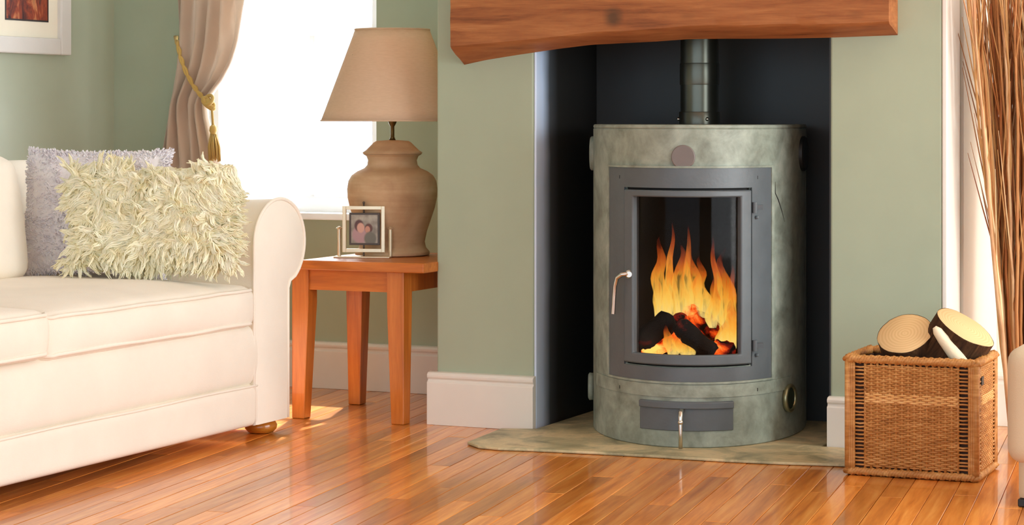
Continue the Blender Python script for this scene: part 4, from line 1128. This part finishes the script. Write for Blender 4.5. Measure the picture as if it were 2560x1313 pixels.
# ------------------------------------------------------------------ logs in the basket
def m_bark():
    t = MT('dark_bark', 0.9, 0.2); v = t.coord((30, 30, 8)); f = t.noise(v, 1.2, 7, 0.65, 0.6)
    t.color(t.ramp(f, [(0.3, srgb(34, 20, 12)), (0.55, srgb(84, 56, 34)), (0.75, srgb(120, 88, 56))])); t.bump(f, 0.9, 0.01); return t.m
def m_cut():
    t = MT('cut_wood', 0.7, 0.25); tc = t.n('ShaderNodeTexCoord'); w_ = t.n('ShaderNodeTexWave'); w_.wave_type = 'RINGS'; w_.rings_direction = 'Z'
    w_.inputs['Scale'].default_value = 34; w_.inputs['Distortion'].default_value = 1.6; w_.inputs['Detail'].default_value = 2
    t.l(tc.outputs['Object'], w_.inputs[0])
    t.color(t.ramp(w_.outputs['Fac'], [(0.0, srgb(214, 178, 126)), (1.0, srgb(224, 190, 140))])); return t.m
M_BARK, M_CUT = m_bark(), m_cut()
def cut_log(name, c, axis, rad, L, label, seed, squash=1.0, half=False):
    """c = centre of the visible cut face, axis = outward normal of that face"""
    axis = Vector(axis).normalized(); q = axis.to_track_quat('Z', 'Y').to_matrix().to_4x4()
    root = thing(name, label, 'log', (0, 0, 0), 0, 'cut logs in the wicker basket')
    root.matrix_world = Matrix.Translation(Vector(c) - axis * L) @ q
    sides = 36; n = 8
    def rr_(a, k):
        return rad * (1 + 0.05 * noise.noise((math.cos(a) * 1.5 + seed, math.sin(a) * 1.5, k)) + 0.02 * noise.noise((math.cos(a) * 6, math.sin(a) * 6 + seed, k * 4)))
    bm = nb(); rings = []
    for i in range(n + 1):
        k = i / n; rings.append([bm.verts.new((rr_(2 * PI * s / sides, k) * math.cos(2 * PI * s / sides), squash * rr_(2 * PI * s / sides, k) * math.sin(2 * PI * s / sides), k * L)) for s in range(sides)])
    for a, b in zip(rings, rings[1:]):
        for s in range(sides): bm.faces.new((a[s], a[(s + 1) % sides], b[(s + 1) % sides], b[s]))
    bm.faces.new(rings[0][::-1])
    obj('bark', bm, M_BARK, root)
    bm = nb(); ring = [bm.verts.new((0.965 * rr_(2 * PI * s / sides, 1) * math.cos(2 * PI * s / sides), 0.965 * squash * rr_(2 * PI * s / sides, 1) * math.sin(2 * PI * s / sides), L + 0.001)) for s in range(sides)]
    r2 = [bm.verts.new((v.co.x / 0.965, v.co.y / 0.965, L - 0.002)) for v in ring]
    c0 = bm.verts.new((0, 0, L + 0.0015))
    for s in range(sides):
        bm.faces.new((ring[s], ring[(s + 1) % sides], c0)); bm.faces.new((r2[s], r2[(s + 1) % sides], ring[(s + 1) % sides], ring[s]))
    obj('cut_face', bm, M_CUT, root)
    return root
BM = Matrix.Translation(bl) @ Matrix.Rotation(brz, 4, 'Z')
def bpt(px, py, dy):
    """point on the plane dy behind the basket's front"""
    Mi = BM.inverted(); o = Mi @ Vector((0, 0, HEYE)); r = Mi.to_3x3() @ ray(px, py); t = (dy - o.y) / r.y
    return BM @ (o + r * t)
def view_axis(right, up, toward):
    return Vector((C_, S_, 0)) * right + Vector((0, 0, 1)) * up + Vector((S_, -C_, 0)) * toward
cut_log('cut_log', bpt(2262, 834, 0.09), view_axis(-0.30, 0.78, 0.52), 0.079, 0.20, 'round cut log at the left of the wicker basket with tan sawn face', 2)
cut_log('cut_log', bpt(2413, 818, 0.13), view_axis(0.42, 0.80, 0.34), 0.088, 0.22, 'round cut log with pale sawn face at the right of the wicker basket', 6)
# split piece: pale wedge
sroot = thing('split_log', 'pale narrow split stick of wood between the two round cut logs', 'log', (0, 0, 0), 0, 'cut logs in the wicker basket')
p0, p1 = bpt(2336, 818, 0.050), bpt(2392, 893, 0.055)
ax = (p0 - p1).normalized(); base = p1 - ax * 0.035
sroot.matrix_world = Matrix.Translation(base) @ ax.to_track_quat('Z', 'Y').to_matrix().to_4x4()
Ls = (p0 - base).length; bm = nb(); rings = []
for k, wq in ((0, 1.2), (0.3, 1.15), (0.7, 1.0), (0.9, 0.8), (1.0, 0.35)):
    rings.append([bm.verts.new((0.017 * wq * math.cos(a), 0.017 * wq * math.sin(a), k * Ls)) for a in [2 * PI * s / 10 for s in range(10)]])
for a, b in zip(rings, rings[1:]):
    for s in range(10): bm.faces.new((a[s], a[(s + 1) % 10], b[(s + 1) % 10], b[s]))
bm.faces.new(rings[0][::-1]); bm.faces.new(rings[-1])
obj('split_wood', bm, plain('pale_split_wood', srgb(240, 228, 196), 0.7, 0.06, 20, 0.2), sroot)
for (dx, dy, rz_, seed) in ((0.07, 0.20, 0.5, 21), (0.20, 0.17, 0.1, 22)):
    bm = nb(); 
    c = BM @ Vector((dx + 0.03, dy, 0.19)); 
    cut_log('cut_log', BM @ Vector((0.07 + (0.2 if seed == 22 else 0), 0.10, 0.16)), BM.to_3x3() @ Vector((0.05, -1, 0.12)), 0.06, 0.12, 'dark log low in the %s of the wicker basket' % ('left' if seed == 21 else 'right'), seed)

# ================================================================== DRIED TWIGS
def m_twig():
    t = MT('dry_twig', 0.65, 0.3); oi = t.n('ShaderNodeObjectInfo'); f = t.noise(t.coord((20, 20, 6)), 3, 4)
    h = t.math('ADD', t.math('MULTIPLY', oi.outputs['Random'], 0.75), t.math('MULTIPLY', f, 0.25))
    t.color(t.ramp(h, [(0.05, srgb(104, 60, 30)), (0.25, srgb(160, 106, 58)), (0.45, srgb(190, 146, 92)), (0.65, srgb(170, 94, 50)), (0.85, srgb(226, 200, 154))])); return t.m
M_TWIG = m_twig()
tc_ = atz(2560, 1120)
tw = thing('twig_bundle', 'tall bundle of dried brown twigs standing in the corner right of the chimney', 'dried twigs', (tc_.x, tc_.y, 0))
meshes = []
for k in range(14):
    bm = nb(); L = 1.0; n = 18; pts = []; rads = []
    for i in range(n + 1):
        u = i / n
        pts.append((0.016 * noise.noise((u * 4, k * 3.1, 0)) * u + 0.004 * noise.noise((u * 17, k, 3)), 0.016 * noise.noise((u * 4, k * 3.1, 8)) * u + 0.004 * noise.noise((u * 17, k, 9)), u * L)); rads.append(0.0046 * (1 - 0.72 * u) + 0.0008)
    tube(bm, pts, rads, 6)
    for j in range(3):
        i = R.randint(6, 15); a = R.uniform(0, 6.28); p = Vector(pts[i]); d_ = Vector((math.cos(a) * 0.22, math.sin(a) * 0.22, 1)).normalized()
        l_ = R.uniform(0.12, 0.3); tube(bm, [p, p + d_ * l_ * 0.5 + Vector((0, 0, 0.01)), p + d_ * l_ + Vector((0, 0, 0.03))], [0.0022, 0.0016, 0.0006], 5)
    me = bpy.data.meshes.new('twig'); bmesh.ops.recalc_face_normals(bm, faces=bm.faces); bm.to_mesh(me); bm.free(); me.materials.append(M_TWIG)
    for p in me.polygons: p.use_smooth = True
    meshes.append(me)
for i in range(125):
    o = bpy.data.objects.new('twig', meshes[i % 14]); COL.objects.link(o); o.parent = tw
    a = R.uniform(0, 2 * PI); r_ = math.sqrt(R.random())
    Lz = R.uniform(1.25, 1.7)
    base = Vector((0.042 * r_ * math.cos(a), 0.042 * r_ * math.sin(a), 0.002))
    lean = 0.01 + 0.085 * r_; a2 = a + R.gauss(0, 0.4)
    d_ = Vector((math.cos(a2) * lean, math.sin(a2) * lean, 1))
    if i < 9: d_ = Vector((-0.07 - 0.006 * (i % 3), -0.06 - 0.014 * i, 1)); base = Vector((-0.03, -0.03, 0.002))
    # stay clear of the chimney flank and the recess wall
    tip = Vector((tc_.x, tc_.y, 0)) + base + d_ * Lz
    if tip.x < CR + 0.075: d_.x += (CR + 0.075 - tip.x) / Lz
    if tip.y > YB - 0.06: d_.y -= (tip.y - YB + 0.06) / Lz
    o.rotation_mode = 'QUATERNION'; o.rotation_quaternion = d_.normalized().to_track_quat('Z', 'Y'); o.location = base; o.scale = (1.25, 1.25, Lz)

# ================================================================== BEIGE FOOTSTOOL (right edge)
M_BEIGE = m_fabric('beige_linen', srgb(206, 188, 158), 0.9, 0.04)
st0 = atz(2546, 1266)
fs = thing('footstool', 'beige upholstered footstool at the right edge in front of the twigs', 'footstool', (st0.x + 0.30, st0.y + 0.16, 0), math.radians(0))
kz = st0.y / ray(2546, 1200).y / F
def fsz(py): return (1268 - py) * kz
def fn(q, u):
    q.z += 0.02 * (1 - u[0] ** 2) * (1 - u[1] ** 2) if u[2] > 0 else 0
    return q
zc0, zc1 = fsz(1160), fsz(868)
bm = round_box(0.655, 0.40, zc1 - zc0, 0.042, fn, 16); bmesh.ops.translate(bm, verts=bm.verts, vec=(0, 0, (zc0 + zc1) / 2)); obj('seat', bm, M_BEIGE, fs)
bm = round_box(0.60, 0.34, zc0 + 0.02 - 0.018, 0.012, None, 8); bmesh.ops.translate(bm, verts=bm.verts, vec=(0, 0, (zc0 + 0.02 + 0.018) / 2)); obj('base', bm, M_BEIGE, fs)
for sx in (-1, 1):
    for sy in (-1, 1):
        bm = nb(); box(bm, sx * 0.26 - 0.04, sx * 0.26 + 0.04, sy * 0.13 - 0.04, sy * 0.13 + 0.04, 0.0, 0.02); obj('foot', bm, M_DISC, fs, smooth=False, bevel=0.003)
